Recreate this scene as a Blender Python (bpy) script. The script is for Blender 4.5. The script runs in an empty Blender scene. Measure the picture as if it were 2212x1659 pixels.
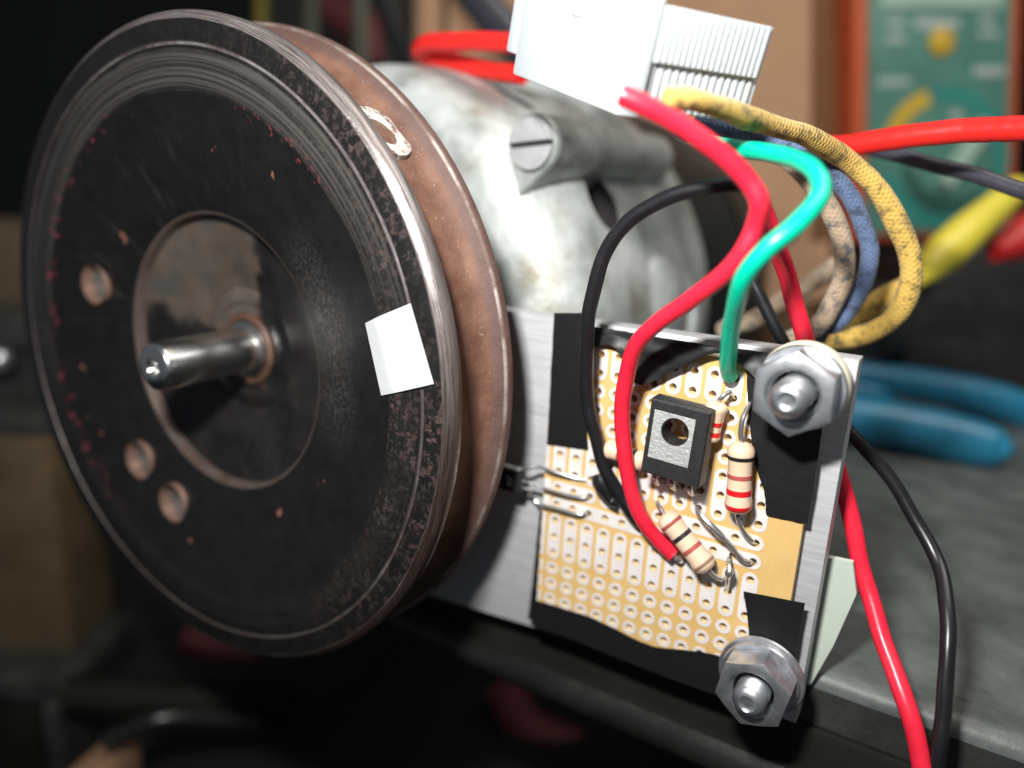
import bpy, bmesh, math, random
import numpy as np
from mathutils import Vector, Matrix, noise as mnoise

# ------------------------------------------------------------------ units: 1 Blender unit = 100 mm, lengths below in mm
S = 0.01
scene = bpy.context.scene
scene.unit_settings.system = 'METRIC'
scene.unit_settings.scale_length = 0.1
COL = scene.collection
random.seed(7)

# ------------------------------------------------------------------ camera (solved from the 2.54 mm hole grid and the wheel's rims)
# world: X along the sensor plate, Y into it (away from the viewer), Z up; origin at one hole of the board
F, CX, CY = 1640.0, 1106.0, 829.5
_R = np.array([[0.8497, -0.0492, 0.5249], [0.1794, 0.9632, -0.2001], [-0.4957, 0.2642, 0.8273]])
_U, _, _V = np.linalg.svd(_R); _R = _U @ _V
_T = np.array([6.263, 19.637, 109.417])
_C = -_R.T @ _T
CAM = np.array([_C[0], _C[2], -_C[1]])
def o2w(v): return Vector((v[0], v[2], -v[1]))
cam_data = bpy.data.cameras.new('camera'); cam = bpy.data.objects.new('camera', cam_data); COL.objects.link(cam)
right, down, fwd = o2w(_R[0]), o2w(_R[1]), o2w(_R[2])
cam.matrix_world = Matrix(((right.x, -down.x, -fwd.x, CAM[0]*S), (right.y, -down.y, -fwd.y, CAM[1]*S),
                           (right.z, -down.z, -fwd.z, CAM[2]*S), (0, 0, 0, 1)))
cam_data.sensor_width = 36.0
cam_data.lens = F / 2212.0 * 36.0
cam_data.clip_start = 0.02; cam_data.clip_end = 100
cam_data.dof.use_dof = True
cam_data.dof.focus_distance = 92 * S
cam_data.dof.aperture_fstop = 0.82
scene.camera = cam

# ------------------------------------------------------------------ light: on-camera flash, dim room light
world = bpy.data.worlds.new('World'); scene.world = world; world.use_nodes = True
world.node_tree.nodes['Background'].inputs[0].default_value = (0.80, 0.90, 1.0, 1)
world.node_tree.nodes['Background'].inputs[1].default_value = 0.10
def area(name, loc, target, sx, sy, power, color):
    l = bpy.data.lights.new(name, 'AREA'); l.shape = 'RECTANGLE'; l.size = sx*S; l.size_y = sy*S
    l.energy = power; l.color = color
    o = bpy.data.objects.new(name, l); COL.objects.link(o)
    o.location = Vector(loc)*S
    o.rotation_euler = (Vector(target)-Vector(loc)).to_track_quat('-Z', 'Y').to_euler()
    return o
area('camera_flash', (22, -93, 88), (-5, 30, 10), 13, 7, 28.0, (1.0, 0.985, 0.96))
area('workshop_ceiling_light', (150, 60, 400), (110, 200, 30), 320, 200, 95.0, (1.0, 0.93, 0.85))
vs = scene.view_settings
vs.view_transform = 'Standard'; vs.look = 'None'; vs.gamma = 1.0; vs.exposure = 0.2; vs.use_curve_mapping = False
scene.cycles.max_bounces = 8

# ------------------------------------------------------------------ placing helpers (line of sight meets a plane of the place)
def _ray(u, v):
    d = _R.T @ np.array([(u-CX)/F, (v-CY)/F, 1.0]); return np.array([d[0], d[2], -d[1]])
def at(u, v, Y):
    d = _ray(u, v); return Vector(CAM + d*(Y-CAM[1])/d[1])
def atZ(u, v, Z):
    d = _ray(u, v); return Vector(CAM + d*(Z-CAM[2])/d[2])
def dep(u, v, D): return Vector(CAM + _ray(u, v)*D)

# ------------------------------------------------------------------ object helpers
BASE = {}
def thing(name, label, cat, base=(0, 0, 0), group=None):
    o = bpy.data.objects.new(name, None); COL.objects.link(o)
    o.empty_display_size = 0.02
    o.location = Vector(base)*S; BASE[o.name] = Vector(base)
    o['label'] = label; o['category'] = cat
    if group: o['group'] = group
    return o
def tag(o, label, cat, group=None):
    o['label'] = label; o['category'] = cat
    if group: o['group'] = group
    return o
def base_of(o):
    while o.name not in BASE: o = o.parent
    return BASE[o.name]
def finish(me, mat, smooth=35):
    if mat is not None: me.materials.append(mat)
    if smooth:
        me.polygons.foreach_set('use_smooth', [True]*len(me.polygons))
        try: me.set_sharp_from_angle(angle=math.radians(smooth))
        except Exception: pass
    me.update()
def mesh(name, vf, mat, parent=None, smooth=35, base=None, kind=None):
    """vf = (verts in world mm, faces[, uv list per loop]); one mesh object"""
    verts, faces = vf[0], vf[1]
    b = base_of(parent) if parent is not None else Vector(base if base is not None else sum((Vector(v) for v in verts), Vector())/len(verts))
    me = bpy.data.meshes.new(name)
    me.from_pydata([tuple((Vector(v)-b)*S) for v in verts], [], faces)
    if len(vf) > 2 and vf[2] is not None:
        uv = me.uv_layers.new(name='UVMap')
        flat = [c for f in vf[2] for p in f for c in p]
        uv.data.foreach_set('uv', flat)
    bm = bmesh.new(); bm.from_mesh(me); bmesh.ops.recalc_face_normals(bm, faces=bm.faces); bm.to_mesh(me); bm.free()
    finish(me, mat, smooth)
    o = bpy.data.objects.new(name, me); COL.objects.link(o)
    if parent is not None: o.parent = parent
    else: o.location = b*S; BASE[o.name] = b
    if kind: o['kind'] = kind
    return o
def inst(src_me, name, parent, off):
    o = bpy.data.objects.new(name, src_me); COL.objects.link(o); o.parent = parent; o.location = Vector(off)*S
    return o
def join(*vfs):
    V, Fc = [], []
    for v, f, *_ in vfs:
        n = len(V); V += list(v); Fc += [tuple(i+n for i in q) for q in f]
    return V, Fc
def frame(d):
    d = Vector(d).normalized(); a = Vector((0, 0, 1)) if abs(d.z) < 0.9 else Vector((1, 0, 0))
    u = d.cross(a).normalized(); return u, d.cross(u).normalized(), d
def lathe(profile, c=(0, 0, 0), axis=(0, 1, 0), n=48, closed=False, jit=0):
    """profile: (r, h) along axis from point c"""
    u, w, d = frame(axis); c = Vector(c); V = []; Fc = []; idx = []
    for r, h in profile:
        if r < 1e-6: idx.append([len(V)]*n); V.append(c+d*h)
        else:
            st = len(V); idx.append(list(range(st, st+n)))
            for k in range(n):
                a = 2*math.pi*k/n; V.append(c+d*h+(u*math.cos(a)+w*math.sin(a))*r)
    pairs = list(zip(idx, idx[1:])) + ([(idx[-1], idx[0])] if closed else [])
    for A, B in pairs:
        for k in range(n):
            q = [A[k], A[(k+1) % n], B[(k+1) % n], B[k]]
            q2 = []
            for i in q:
                if i not in q2: q2.append(i)
            if len(q2) > 2: Fc.append(tuple(q2))
    return V, Fc
def spline(P, res=8):
    P = [Vector(p) for p in P]; out = []
    Q = [P[0]*2-P[1]] + P + [P[-1]*2-P[-2]]
    for i in range(1, len(Q)-2):
        p0, p1, p2, p3 = Q[i-1:i+3]
        for k in range(res):
            t = k/res
            out.append(0.5*((2*p1)+(p2-p0)*t+(2*p0-5*p1+4*p2-p3)*t*t+(3*p1-p0-3*p2+p3)*t**3))
    out.append(P[-1]); return out
def tube(P, r, n=14, res=8, caps=True, sm=True):
    pts = spline(P, res) if sm else [Vector(p) for p in P]
    m = len(pts); rr = r if callable(r) else (lambda t: r)
    V, Fc, UV = [], [], []; arc = 0; arcs = []
    t0 = (pts[1]-pts[0]).normalized(); u, w, _ = frame(t0); prev = t0
    for i, p in enumerate(pts):
        t = (pts[min(i+1, m-1)]-pts[max(i-1, 0)]).normalized()
        q = prev.rotation_difference(t); u = q @ u; w = q @ w; prev = t
        if i: arc += (p-pts[i-1]).length
        arcs.append(arc); R = rr(i/(m-1))
        for k in range(n):
            a = 2*math.pi*k/n; V.append(p+(u*math.cos(a)+w*math.sin(a))*R)
    for i in range(m-1):
        for k in range(n):
            k2 = (k+1) % n
            Fc.append((i*n+k, i*n+k2, (i+1)*n+k2, (i+1)*n+k))
            UV.append([(arcs[i], k/n), (arcs[i], (k+1)/n), (arcs[i+1], (k+1)/n), (arcs[i+1], k/n)])
    if caps:
        Fc.append(tuple(range(n))[::-1]); UV.append([(0, 0)]*n)
        Fc.append(tuple((m-1)*n+k for k in range(n))); UV.append([(0, 0)]*n)
    return V, Fc, UV
def box(c, ex, ey, ez, X=(1, 0, 0), Y=(0, 1, 0), Z=(0, 0, 1), bev=0):
    """box with half sizes, optional chamfered edges"""
    c, X, Y, Z = Vector(c), Vector(X), Vector(Y), Vector(Z)
    if bev <= 0:
        V = [c+X*sx*ex+Y*sy*ey+Z*sz*ez for sx in (-1, 1) for sy in (-1, 1) for sz in (-1, 1)]
        return V, [(0, 1, 3, 2), (4, 6, 7, 5), (0, 4, 5, 1), (2, 3, 7, 6), (0, 2, 6, 4), (1, 5, 7, 3)]
    bm = bmesh.new(); bmesh.ops.create_cube(bm, size=1)
    for v in bm.verts: v.co = Vector((v.co.x*2*ex, v.co.y*2*ey, v.co.z*2*ez))
    bmesh.ops.bevel(bm, geom=list(bm.edges), offset=bev, segments=2, profile=0.6, affect='EDGES')
    bm.verts.index_update()
    V = [c+X*v.co.x+Y*v.co.y+Z*v.co.z for v in bm.verts]; Fc = [tuple(v.index for v in f.verts) for f in bm.faces]
    bm.free(); return V, Fc
def prism(outline, d):
    """outline: world points of a planar loop, extruded by vector d"""
    n = len(outline); P = [Vector(p) for p in outline]; d = Vector(d)
    return P+[p+d for p in P], [tuple(range(n)), tuple(range(2*n-1, n-1, -1))]+[(i, (i+1) % n, n+(i+1) % n, n+i) for i in range(n)]
def ribbon(A, B, thick, m=10, res=6, wr=0.0, seed=0, curl=None, jit=0.0):
    """tape between two edge polylines A and B (world mm), with thickness and wrinkles along Y"""
    a = spline(A, res); b = spline(B, res)
    n = max(len(a), len(b)); rs = lambda L: [L[0].lerp(L[0], 0) if n == 1 else _samp(L, i/(n-1)) for i in range(n)]
    a, b = rs(a), rs(b); V = []
    for i in range(n):
        for j in range(m+1):
            t = j/m; p = a[i].lerp(b[i], t)
            w = wr*(mnoise.noise(Vector((p.x*.22+seed*7, p.z*.5, seed)))+.25*mnoise.noise(Vector((p.x*.6, p.z*1.1+seed*3, seed))))
            cz = curl(i/(n-1), t) if curl else 0
            jj = jit*mnoise.noise(Vector((p.x*2.3, p.z*2.3, 9+seed))) if j in (0, m) or i in (0, n-1) else 0
            V.append(Vector((p.x+jj, p.y-abs(w)-cz, p.z+jj)))
    N = len(V); top = V; V = top+[p+Vector((0, thick, 0)) for p in top]; Fc = []
    g = lambda i, j: i*(m+1)+j
    for i in range(n-1):
        for j in range(m):
            Fc.append((g(i, j), g(i+1, j), g(i+1, j+1), g(i, j+1)))
            Fc.append((N+g(i, j), N+g(i, j+1), N+g(i+1, j+1), N+g(i+1, j)))
    for i in range(n-1):
        for j in (0, m): Fc.append((g(i, j), g(i+1, j), N+g(i+1, j), N+g(i, j)))
    for j in range(m):
        for i in (0, n-1): Fc.append((g(i, j), g(i, j+1), N+g(i, j+1), N+g(i, j)))
    return V, Fc
def _samp(L, t):
    x = t*(len(L)-1); i = min(int(x), len(L)-2); return L[i].lerp(L[i+1], x-i)

# ------------------------------------------------------------------ materials
class NT:
    def __init__(s, name):
        s.m = bpy.data.materials.new(name); s.m.use_nodes = True; s.t = s.m.node_tree; s.n = s.t.nodes; s.b = s.n['Principled BSDF']
    def new(s, typ, **kw):
        x = s.n.new(typ)
        for k, v in kw.items(): setattr(x, k, v)
        return x
    def link(s, a, b): s.t.links.new(a, b)
    def setv(s, sock, v):
        if hasattr(v, 'is_output'): s.link(v, sock)
        else:
            if hasattr(sock.default_value, '__len__') and isinstance(v, (tuple, list)) and len(v) == 3 and len(sock.default_value) == 4: v = (*v, 1)
            sock.default_value = v
    def coord(s): return s.new('ShaderNodeTexCoord').outputs['Object']
    def noise(s, scale, detail=4, rough=.55, vec=None, dist=0):
        x = s.new('ShaderNodeTexNoise'); x.inputs['Scale'].default_value = scale; x.inputs['Detail'].default_value = detail
        x.inputs['Roughness'].default_value = rough; x.inputs['Distortion'].default_value = dist
        s.link(vec if vec is not None else s.coord(), x.inputs['Vector']); return x.outputs['Fac']
    def ramp(s, fac, stops, interp='LINEAR'):
        x = s.new('ShaderNodeValToRGB'); x.color_ramp.interpolation = interp; e = x.color_ramp.elements
        while len(e) < len(stops): e.new(.5)
        for k, (p, c) in zip(e, stops):
            k.position = p; k.color = (*c, 1) if not isinstance(c, (int, float)) else (c, c, c, 1)
        s.link(fac, x.inputs['Fac']); return x.outputs['Color']
    def mix(s, fac, a, b, blend='MIX'):
        x = s.new('ShaderNodeMix', data_type='RGBA', blend_type=blend); x.clamp_result = False
        s.setv(x.inputs[0], fac); s.setv(x.inputs[6], a); s.setv(x.inputs[7], b); return x.outputs[2]
    def math(s, op, a, b=0.0, c=None):
        x = s.new('ShaderNodeMath', operation=op); s.setv(x.inputs[0], a); s.setv(x.inputs[1], b)
        if c is not None: s.setv(x.inputs[2], c)
        return x.outputs[0]
    def bump(s, h, strength, dist=.001):
        x = s.new('ShaderNodeBump'); x.inputs['Strength'].default_value = strength; x.inputs['Distance'].default_value = dist
        s.link(h, x.inputs['Height']); s.link(x.outputs[0], s.b.inputs['Normal'])
    def set(s, **kw):
        names = dict(col='Base Color', rough='Roughness', metal='Metallic', spec='Specular IOR Level', coat='Coat Weight', sss='Subsurface Weight',
                     aniso='Anisotropic', trans='Transmission Weight', ior='IOR', sheen='Sheen Weight', coatr='Coat Roughness')
        for k, v in kw.items(): s.setv(s.b.inputs[names[k]], v)
        return s
def wiremat(name, col, rough):
    k = NT(name); n = k.noise(45, 5, .65); sc = k.ramp(k.noise(120, 3, .8), [(.66, 0.), (.76, .2)])
    k.set(col=k.mix(sc, k.ramp(n, [(.3, tuple(c*.88 for c in col)), (.7, tuple(min(1, c*1.08) for c in col))]), tuple(.25+c*.45 for c in col)), rough=k.math('MULTIPLY_ADD', n, .25, rough-.1), spec=.5); k.bump(k.noise(70, 5, .6), .12, .002); return k.m
def simple(name, col, rough=.5, metal=0., var=.12, scale=60., bump=0., bscale=None, spec=.5, coat=0., rvar=.1):
    k = NT(name); n = k.noise(scale, 5, .6)
    k.set(col=k.ramp(n, [(.25, tuple(c*(1-var) for c in col)), (.75, tuple(min(1, c*(1+var)) for c in col))]),
          rough=k.math('MULTIPLY_ADD', n, rvar, rough-rvar/2), metal=metal, spec=spec, coat=coat)
    if bump: k.bump(k.noise(bscale or scale*3, 4, .6), bump, .003)
    return k.m
# wheel face: zones follow the radius, as the paint and wear on the turned face do (object origin = wheel axis)
def m_wheel_face():
    k = NT('worn_black_wheel_paint'); co = k.coord(); sp = k.new('ShaderNodeSeparateXYZ'); k.link(co, sp.inputs[0])
    r = k.math('MULTIPLY', k.math('SQRT', k.math('ADD', k.math('POWER', sp.outputs[0], 2.), k.math('POWER', sp.outputs[2], 2.))), 100.)  # mm
    ang = k.math('ARCTAN2', sp.outputs[2], sp.outputs[0])
    wob = k.math('MULTIPLY_ADD', k.noise(14, 3), 1.1, -.55); rw = k.math('ADD', r, wob)
    def band(lo, hi, soft, rr=rw):
        a = k.new('ShaderNodeMapRange', interpolation_type='SMOOTHSTEP'); k.link(rr, a.inputs[0]); a.inputs[1].default_value = lo-soft; a.inputs[2].default_value = lo+soft
        b = k.new('ShaderNodeMapRange', interpolation_type='SMOOTHSTEP'); k.link(rr, b.inputs[0]); b.inputs[1].default_value = hi-soft; b.inputs[2].default_value = hi+soft
        return k.math('SUBTRACT', a.outputs[0], b.outputs[0])
    black = k.ramp(k.noise(30, 6, .65), [(.3, (.004, .004, .004)), (.75, (.010, .0095, .009))])
    # fine dust speckle on the paint
    dust = k.ramp(k.noise(260, 3, .8), [(.66, 0.), (.78, .5)])
    black = k.mix(dust, black, (.030, .028, .027))
    # radial wipes of dust over the dish, on its upper left
    cx1 = k.math('MULTIPLY', sp.outputs[0], 1/.47); cz1 = k.math('MULTIPLY', sp.outputs[2], 1/.47)
    def lobe(deg, lo, hi):      # 1 on the side of the wheel that faces deg
        d_ = k.math('ADD', k.math('MULTIPLY', k.math('COSINE', ang), math.cos(math.radians(deg))), k.math('MULTIPLY', k.math('SINE', ang), math.sin(math.radians(deg))))
        x = k.new('ShaderNodeMapRange', interpolation_type='SMOOTHSTEP'); k.link(d_, x.inputs[0]); x.inputs[1].default_value = lo; x.inputs[2].default_value = hi; return x.outputs[0]
    cv = k.new('ShaderNodeCombineXYZ'); k.setv(cv.inputs[0], k.math('MULTIPLY', ang, 3.2)); k.setv(cv.inputs[1], k.math('MULTIPLY', r, .02))
    wipe = k.ramp(k.noise(4.5, 5, .7, cv.outputs[0]), [(.55, 0.), (.75, .7)])
    wipe = k.math('MULTIPLY', k.math('MULTIPLY', wipe, band(20, 32, 4, r)), lobe(140, .1, .8))
    black = k.mix(wipe, black, (.055, .050, .046))
    # haze of fine grit by the recess, towards the tape mark
    grit = k.math('MULTIPLY', k.math('MULTIPLY', k.ramp(k.noise(190, 5, .8), [(.45, 0.), (.68, .8)]), band(21, 29, 3.5, r)), lobe(14, .78, .98))
    black = k.mix(grit, black, (.10, .093, .088))
    # worn patches to brown metal near the rim, mostly on the side towards the plate
    pat = k.ramp(k.noise(125, 7, .72, dist=.1), [(.515, 0.), (.56, 1.)])
    big = k.ramp(k.noise(9, 3, .5), [(.38, .25), (.60, 1.)])
    sidem = k.math('MULTIPLY_ADD', lobe(14, .3, .95), .9, .06)
    patm = k.math('MULTIPLY', k.math('MULTIPLY', k.math('MULTIPLY', pat, big), sidem), k.math('MAXIMUM', band(37.6, 42.6, .4), band(43.2, 46.0, .2)))
    brown = k.ramp(k.noise(70, 4), [(.3, (.045, .027, .023)), (.7, (.105, .070, .063))])
    c = k.mix(patm, black, brown)
    # grey rubbed rings
    cr = k.new('ShaderNodeCombineXYZ'); k.setv(cr.inputs[0], k.math('MULTIPLY', r, 1.0)); k.setv(cr.inputs[1], k.math('MULTIPLY', ang, .25))
    ringn = k.ramp(k.noise(2.2, 4, .7, cr.outputs[0]), [(.44, .15), (.60, .9)])
    ring = k.math('MULTIPLY', k.math('MULTIPLY', ringn, band(37.4, 42.2, .35)), k.math('MULTIPLY_ADD', lobe(105, -.2, .7), .85, .12))
    c = k.mix(ring, c, (.075, .070, .064))
    # pink paint flecks at the edge of the dish
    fl = k.ramp(k.noise(75, 4, .65), [(.56, 0.), (.63, .95)])
    flm = k.math('MULTIPLY', k.math('MULTIPLY', fl, band(36.2, 38.2, .4)), k.math('MAXIMUM', lobe(172, .35, .75), k.math('MULTIPLY', lobe(58, .95, .985), .8)))
    fl2 = k.math('MULTIPLY', k.ramp(k.noise(33, 2, .6), [(.715, 0.), (.73, 1.)]), band(23, 35, 1, r))
    c = k.mix(flm, c, (.20, .040, .058)); c = k.mix(fl2, c, (.20, .085, .06))
    # bare turned metal: scored line, lip of the recess, outer edge
    line = band(42.75, 43.2, .08, r); edge = band(45.95, 60, .12, k.math('ADD', r, k.math('MULTIPLY', wob, .35))); lip = k.math('MULTIPLY', band(18, 21.15, .12, r), k.ramp(k.noise(20, 4), [(.35, .35), (.6, .9)]))
    brush = k.noise(5, 3, .6, cr.outputs[0])
    streak = k.new('ShaderNodeCombineXYZ'); k.setv(streak.inputs[0], k.math('MULTIPLY', sp.outputs[1], 900.)); k.setv(streak.inputs[1], k.math('MULTIPLY', ang, 5.))
    st = k.noise(1.2, 5, .75, streak.outputs[0])
    metalc = k.ramp(st, [(.32, (.05, .036, .032)), (.48, (.20, .172, .165)), (.72, (.46, .43, .42))])
    mm = k.math('MAXIMUM', k.math('MULTIPLY', line, .8), k.math('MAXIMUM', edge, lip))
    c = k.mix(mm, c, metalc); c = k.mix(lip, c, (.13, .088, .07))
    keep = k.math('MULTIPLY', lobe(62, .25, .85), k.ramp(st, [(.30, .35), (.5, 1.)]))
    tarn = k.math('MULTIPLY', k.math('MAXIMUM', edge, k.math('MULTIPLY', line, .6)), k.math('SUBTRACT', 1., keep))
    c = k.mix(k.math('MULTIPLY', tarn, .92), c, k.ramp(st, [(.3, (.012, .008, .007)), (.55, (.060, .034, .027)), (.72, (.17, .12, .105))]))
    met = k.math('MULTIPLY', k.math('MAXIMUM', mm, k.math('MULTIPLY', patm, .3)), .6)
    rough = k.math('MULTIPLY_ADD', k.noise(50, 4), .25, .33)
    rough = k.math('SUBTRACT', rough, k.math('MULTIPLY', edge, .12))
    k.set(col=c, metal=met, rough=rough, spec=.42)
    h = k.math('ADD', k.math('MULTIPLY', k.noise(180, 5, .65), .5), k.math('MULTIPLY', k.math('SUBTRACT', 1., patm), .8))
    k.bump(h, .35, .0012)
    return k.m
def m_drum():
    k = NT('brown_oxidised_drum'); co = k.coord(); sp = k.new('ShaderNodeSeparateXYZ'); k.link(co, sp.inputs[0])
    r = k.math('MULTIPLY', k.math('SQRT', k.math('ADD', k.math('POWER', sp.outputs[0], 2.), k.math('POWER', sp.outputs[2], 2.))), 100.)
    ang = k.math('ARCTAN2', sp.outputs[2], sp.outputs[0])
    v = k.new('ShaderNodeCombineXYZ'); k.setv(v.inputs[0], k.math('MULTIPLY', sp.outputs[1], 60.)); k.setv(v.inputs[1], k.math('MULTIPLY', ang, 3.))
    n1 = k.noise(1.1, 5, .6, v.outputs[0]); n2 = k.noise(16, 5, .6)
    c = k.ramp(n2, [(.30, (.065, .026, .016)), (.5, (.125, .057, .034)), (.70, (.18, .095, .063))])
    c = k.mix(k.ramp(n1, [(.5, 0.), (.75, .6)]), c, (.10, .055, .045))
    c = k.mix(k.ramp(k.noise(230, 3), [(.66, 0.), (.72, .5)]), c, (.38, .27, .22))
    lip = k.new('ShaderNodeMapRange', interpolation_type='SMOOTHSTEP'); k.link(r, lip.inputs[0]); lip.inputs[1].default_value = 45.2; lip.inputs[2].default_value = 46.6
    dark = k.mix(k.noise(40, 4), (.045, .022, .018), (.12, .07, .06))
    c = k.mix(k.math('MULTIPLY', lip.outputs[0], .85), c, dark)
    e = k.new('ShaderNodeMapRange', interpolation_type='SMOOTHSTEP'); k.link(r, e.inputs[0]); e.inputs[1].default_value = 47.02; e.inputs[2].default_value = 47.2
    e2 = k.new('ShaderNodeMapRange', interpolation_type='SMOOTHSTEP'); k.link(r, e2.inputs[0]); e2.inputs[1].default_value = 47.36; e2.inputs[2].default_value = 47.5
    em = k.math('MULTIPLY', k.math('SUBTRACT', e.outputs[0], e2.outputs[0]), k.ramp(k.noise(25, 4), [(.42, .1), (.6, 1.)]))
    c = k.mix(em, c, (.36, .31, .285))
    k.set(col=c, metal=k.math('MULTIPLY_ADD', em, .6, .1), rough=k.math('MULTIPLY_ADD', n2, .2, .58), spec=.5)
    k.bump(k.math('ADD', k.math('MULTIPLY', n1, .6), k.noise(150, 5, .65)), .5, .0018)
    return k.m
def m_hub():
    k = NT('turned_dark_hub'); co = k.coord(); sp = k.new('ShaderNodeSeparateXYZ'); k.link(co, sp.inputs[0])
    r = k.math('MULTIPLY', k.math('SQRT', k.math('ADD', k.math('POWER', sp.outputs[0], 2.), k.math('POWER', sp.outputs[2], 2.))), 100.)
    v = k.new('ShaderNodeCombineXYZ'); k.setv(v.inputs[0], r)
    n1 = k.noise(3.0, 4, .6, v.outputs[0]); n2 = k.noise(18, 5, .6)
    c = k.ramp(n2, [(.35, (.010, .010, .012)), (.7, (.03, .027, .025))])
    rust = k.ramp(k.noise(26, 6, .7), [(.58, 0.), (.66, .8)])
    near = k.new('ShaderNodeMapRange'); k.link(r, near.inputs[0]); near.inputs[1].default_value = 4.5; near.inputs[2].default_value = 9.; near.inputs[3].default_value = 1; near.inputs[4].default_value = .18
    c = k.mix(k.math('MULTIPLY', rust, near.outputs[0]), c, (.16, .075, .045))
    # one worn sector above the shaft; its fan reflection is painted into the colour
    ang = k.math('ARCTAN2', sp.outputs[2], sp.outputs[0])
    wa = k.math('ADD', ang, k.math('MULTIPLY_ADD', k.noise(22, 4), .7, -.35))
    s1 = k.new('ShaderNodeMapRange', interpolation_type='SMOOTHSTEP'); k.link(wa, s1.inputs[0]); s1.inputs[1].default_value = 1.15; s1.inputs[2].default_value = 1.35
    s2 = k.new('ShaderNodeMapRange', interpolation_type='SMOOTHSTEP'); k.link(wa, s2.inputs[0]); s2.inputs[1].default_value = 2.75; s2.inputs[2].default_value = 3.0
    sec = k.math('MULTIPLY', k.math('SUBTRACT', s1.outputs[0], s2.outputs[0]), k.ramp(k.noise(12, 5, .7), [(.25, .45), (.6, 1.)]))
    c = k.mix(sec, c, k.ramp(k.noise(20, 5, .6), [(.35, (.15, .14, .13)), (.6, (.23, .17, .13)), (.75, (.30, .28, .26))]))
    tg = k.new('ShaderNodeTangent', direction_type='RADIAL', axis='Y'); k.link(tg.outputs[0], k.b.inputs['Tangent'])
    k.set(col=c, metal=k.math('MULTIPLY_ADD', sec, .2, .35), rough=k.math('MULTIPLY_ADD', n1, .12, .24), aniso=.75, spec=.5)
    k.bump(n1, .15, .001)
    return k.m
def m_cast():
    k = NT('cast_aluminium'); n = k.noise(9, 6, .6); f = k.noise(120, 4, .6)
    c = k.ramp(n, [(.30, (.22, .235, .22)), (.5, (.48, .51, .495)), (.70, (.68, .71, .70))])
    c = k.mix(k.ramp(k.noise(7.5, 5, .65), [(.55, 0.), (.70, .75)]), c, (.20, .17, .10))
    c = k.mix(k.ramp(k.noise(24, 5, .7), [(.62, 0.), (.72, .5)]), c, (.10, .095, .08))
    k.set(col=c, metal=.30, rough=k.math('MULTIPLY_ADD', n, .22, .30))
    k.bump(k.math('ADD', f, k.math('MULTIPLY', k.noise(300, 3, .7), .7)), .6, .0022); return k.m
def m_brushed(name, col, rough=.34, sx=6., sz=200., metal=.85, lo=.75):
    k = NT(name); mp = k.new('ShaderNodeMapping'); k.link(k.coord(), mp.inputs[0]); mp.inputs['Scale'].default_value = (sx, sx, sz)
    n = k.noise(1.0, 5, .65, mp.outputs[0]); n2 = k.noise(14, 5, .6)
    c = k.mix(k.ramp(n, [(.3, 0.), (.7, 1.)]), tuple(x*lo for x in col), col)
    c = k.mix(k.ramp(n2, [(.55, 0.), (.75, .35)]), c, tuple(x*.6 for x in col))
    k.set(col=c, metal=metal, rough=k.math('MULTIPLY_ADD', n2, .2, rough-.08)); k.bump(n, .12, .001); return k.m
def m_braid(name, col, fleck, fl=.5):
    k = NT(name); uv = k.new('ShaderNodeTexCoord').outputs['UV']; sp = k.new('ShaderNodeSeparateXYZ'); k.link(uv, sp.inputs[0])
    a = k.math('MULTIPLY', sp.outputs[0], 9.0); b = k.math('MULTIPLY', sp.outputs[1], 2*math.pi*7)
    w1 = k.math('SINE', k.math('ADD', a, b)); w2 = k.math('SINE', k.math('SUBTRACT', a, b)); h = k.math('MAXIMUM', w1, w2)
    c = k.mix(k.ramp(h, [(.0, .35), (.7, 0.)]), col, tuple(x*.65 for x in col))
    c = k.mix(k.ramp(k.noise(55, 4, .7), [(.50, 0.), (.62, fl)]), c, fleck)
    k.set(col=c, rough=.85, spec=.2, sheen=.2); k.bump(h, .35, .003); return k.m
def m_tinned():
    k = NT('tinned_copper_pad'); n = k.noise(40, 4)
    k.set(col=k.ramp(n, [(.3, (.66, .61, .59)), (.7, (.78, .735, .715))]), metal=.12, rough=.42, spec=.5); k.bump(k.noise(90, 3), .1, .001); return k.m
def m_board():
    k = NT('tan_phenolic_board'); n = k.noise(16, 5); mp = k.new('ShaderNodeMapping'); k.link(k.coord(), mp.inputs[0]); mp.inputs['Scale'].default_value = (220, 20, 20)
    c = k.ramp(n, [(.3, (.58, .375, .135)), (.7, (.66, .45, .185))]); c = k.mix(k.ramp(k.noise(1, 4, .6, mp.outputs[0]), [(.4, 0.), (.7, .25)]), c, (.52, .33, .12))
    k.set(col=c, rough=.38, spec=.45); k.b.inputs['Subsurface Weight'].default_value = .12
    k.b.inputs['Subsurface Radius'].default_value = (.012, .006, .002); k.b.inputs['Subsurface Scale'].default_value = .5
    return k.m
def m_nylon(name, col, sss=.35):
    k = NT(name); k.set(col=col, rough=.38, spec=.5, sss=sss); k.b.inputs['Subsurface Radius'].default_value = (.02, .02, .02); k.b.inputs['Subsurface Scale'].default_value = 1.
    return k.m
def m_tape():
    k = NT('black_vinyl_tape'); n = k.noise(40, 5)
    c = k.ramp(k.noise(300, 2), [(.72, (.008, .008, .009)), (.80, (.05, .05, .055))]); k.set(col=c, rough=k.math('MULTIPLY_ADD', n, .15, .36), spec=.4)
    k.bump(k.noise(60, 4), .12, .002); return k.m
def m_plating():
    k = NT('flaking_white_plating'); n = k.noise(75, 6, .7)
    k.set(col=k.ramp(n, [(.40, (.14, .08, .055)), (.47, (.45, .42, .39)), (.7, (.66, .64, .61))]), rough=.5, metal=.1); k.bump(n, .5, .003); return k.m
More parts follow.
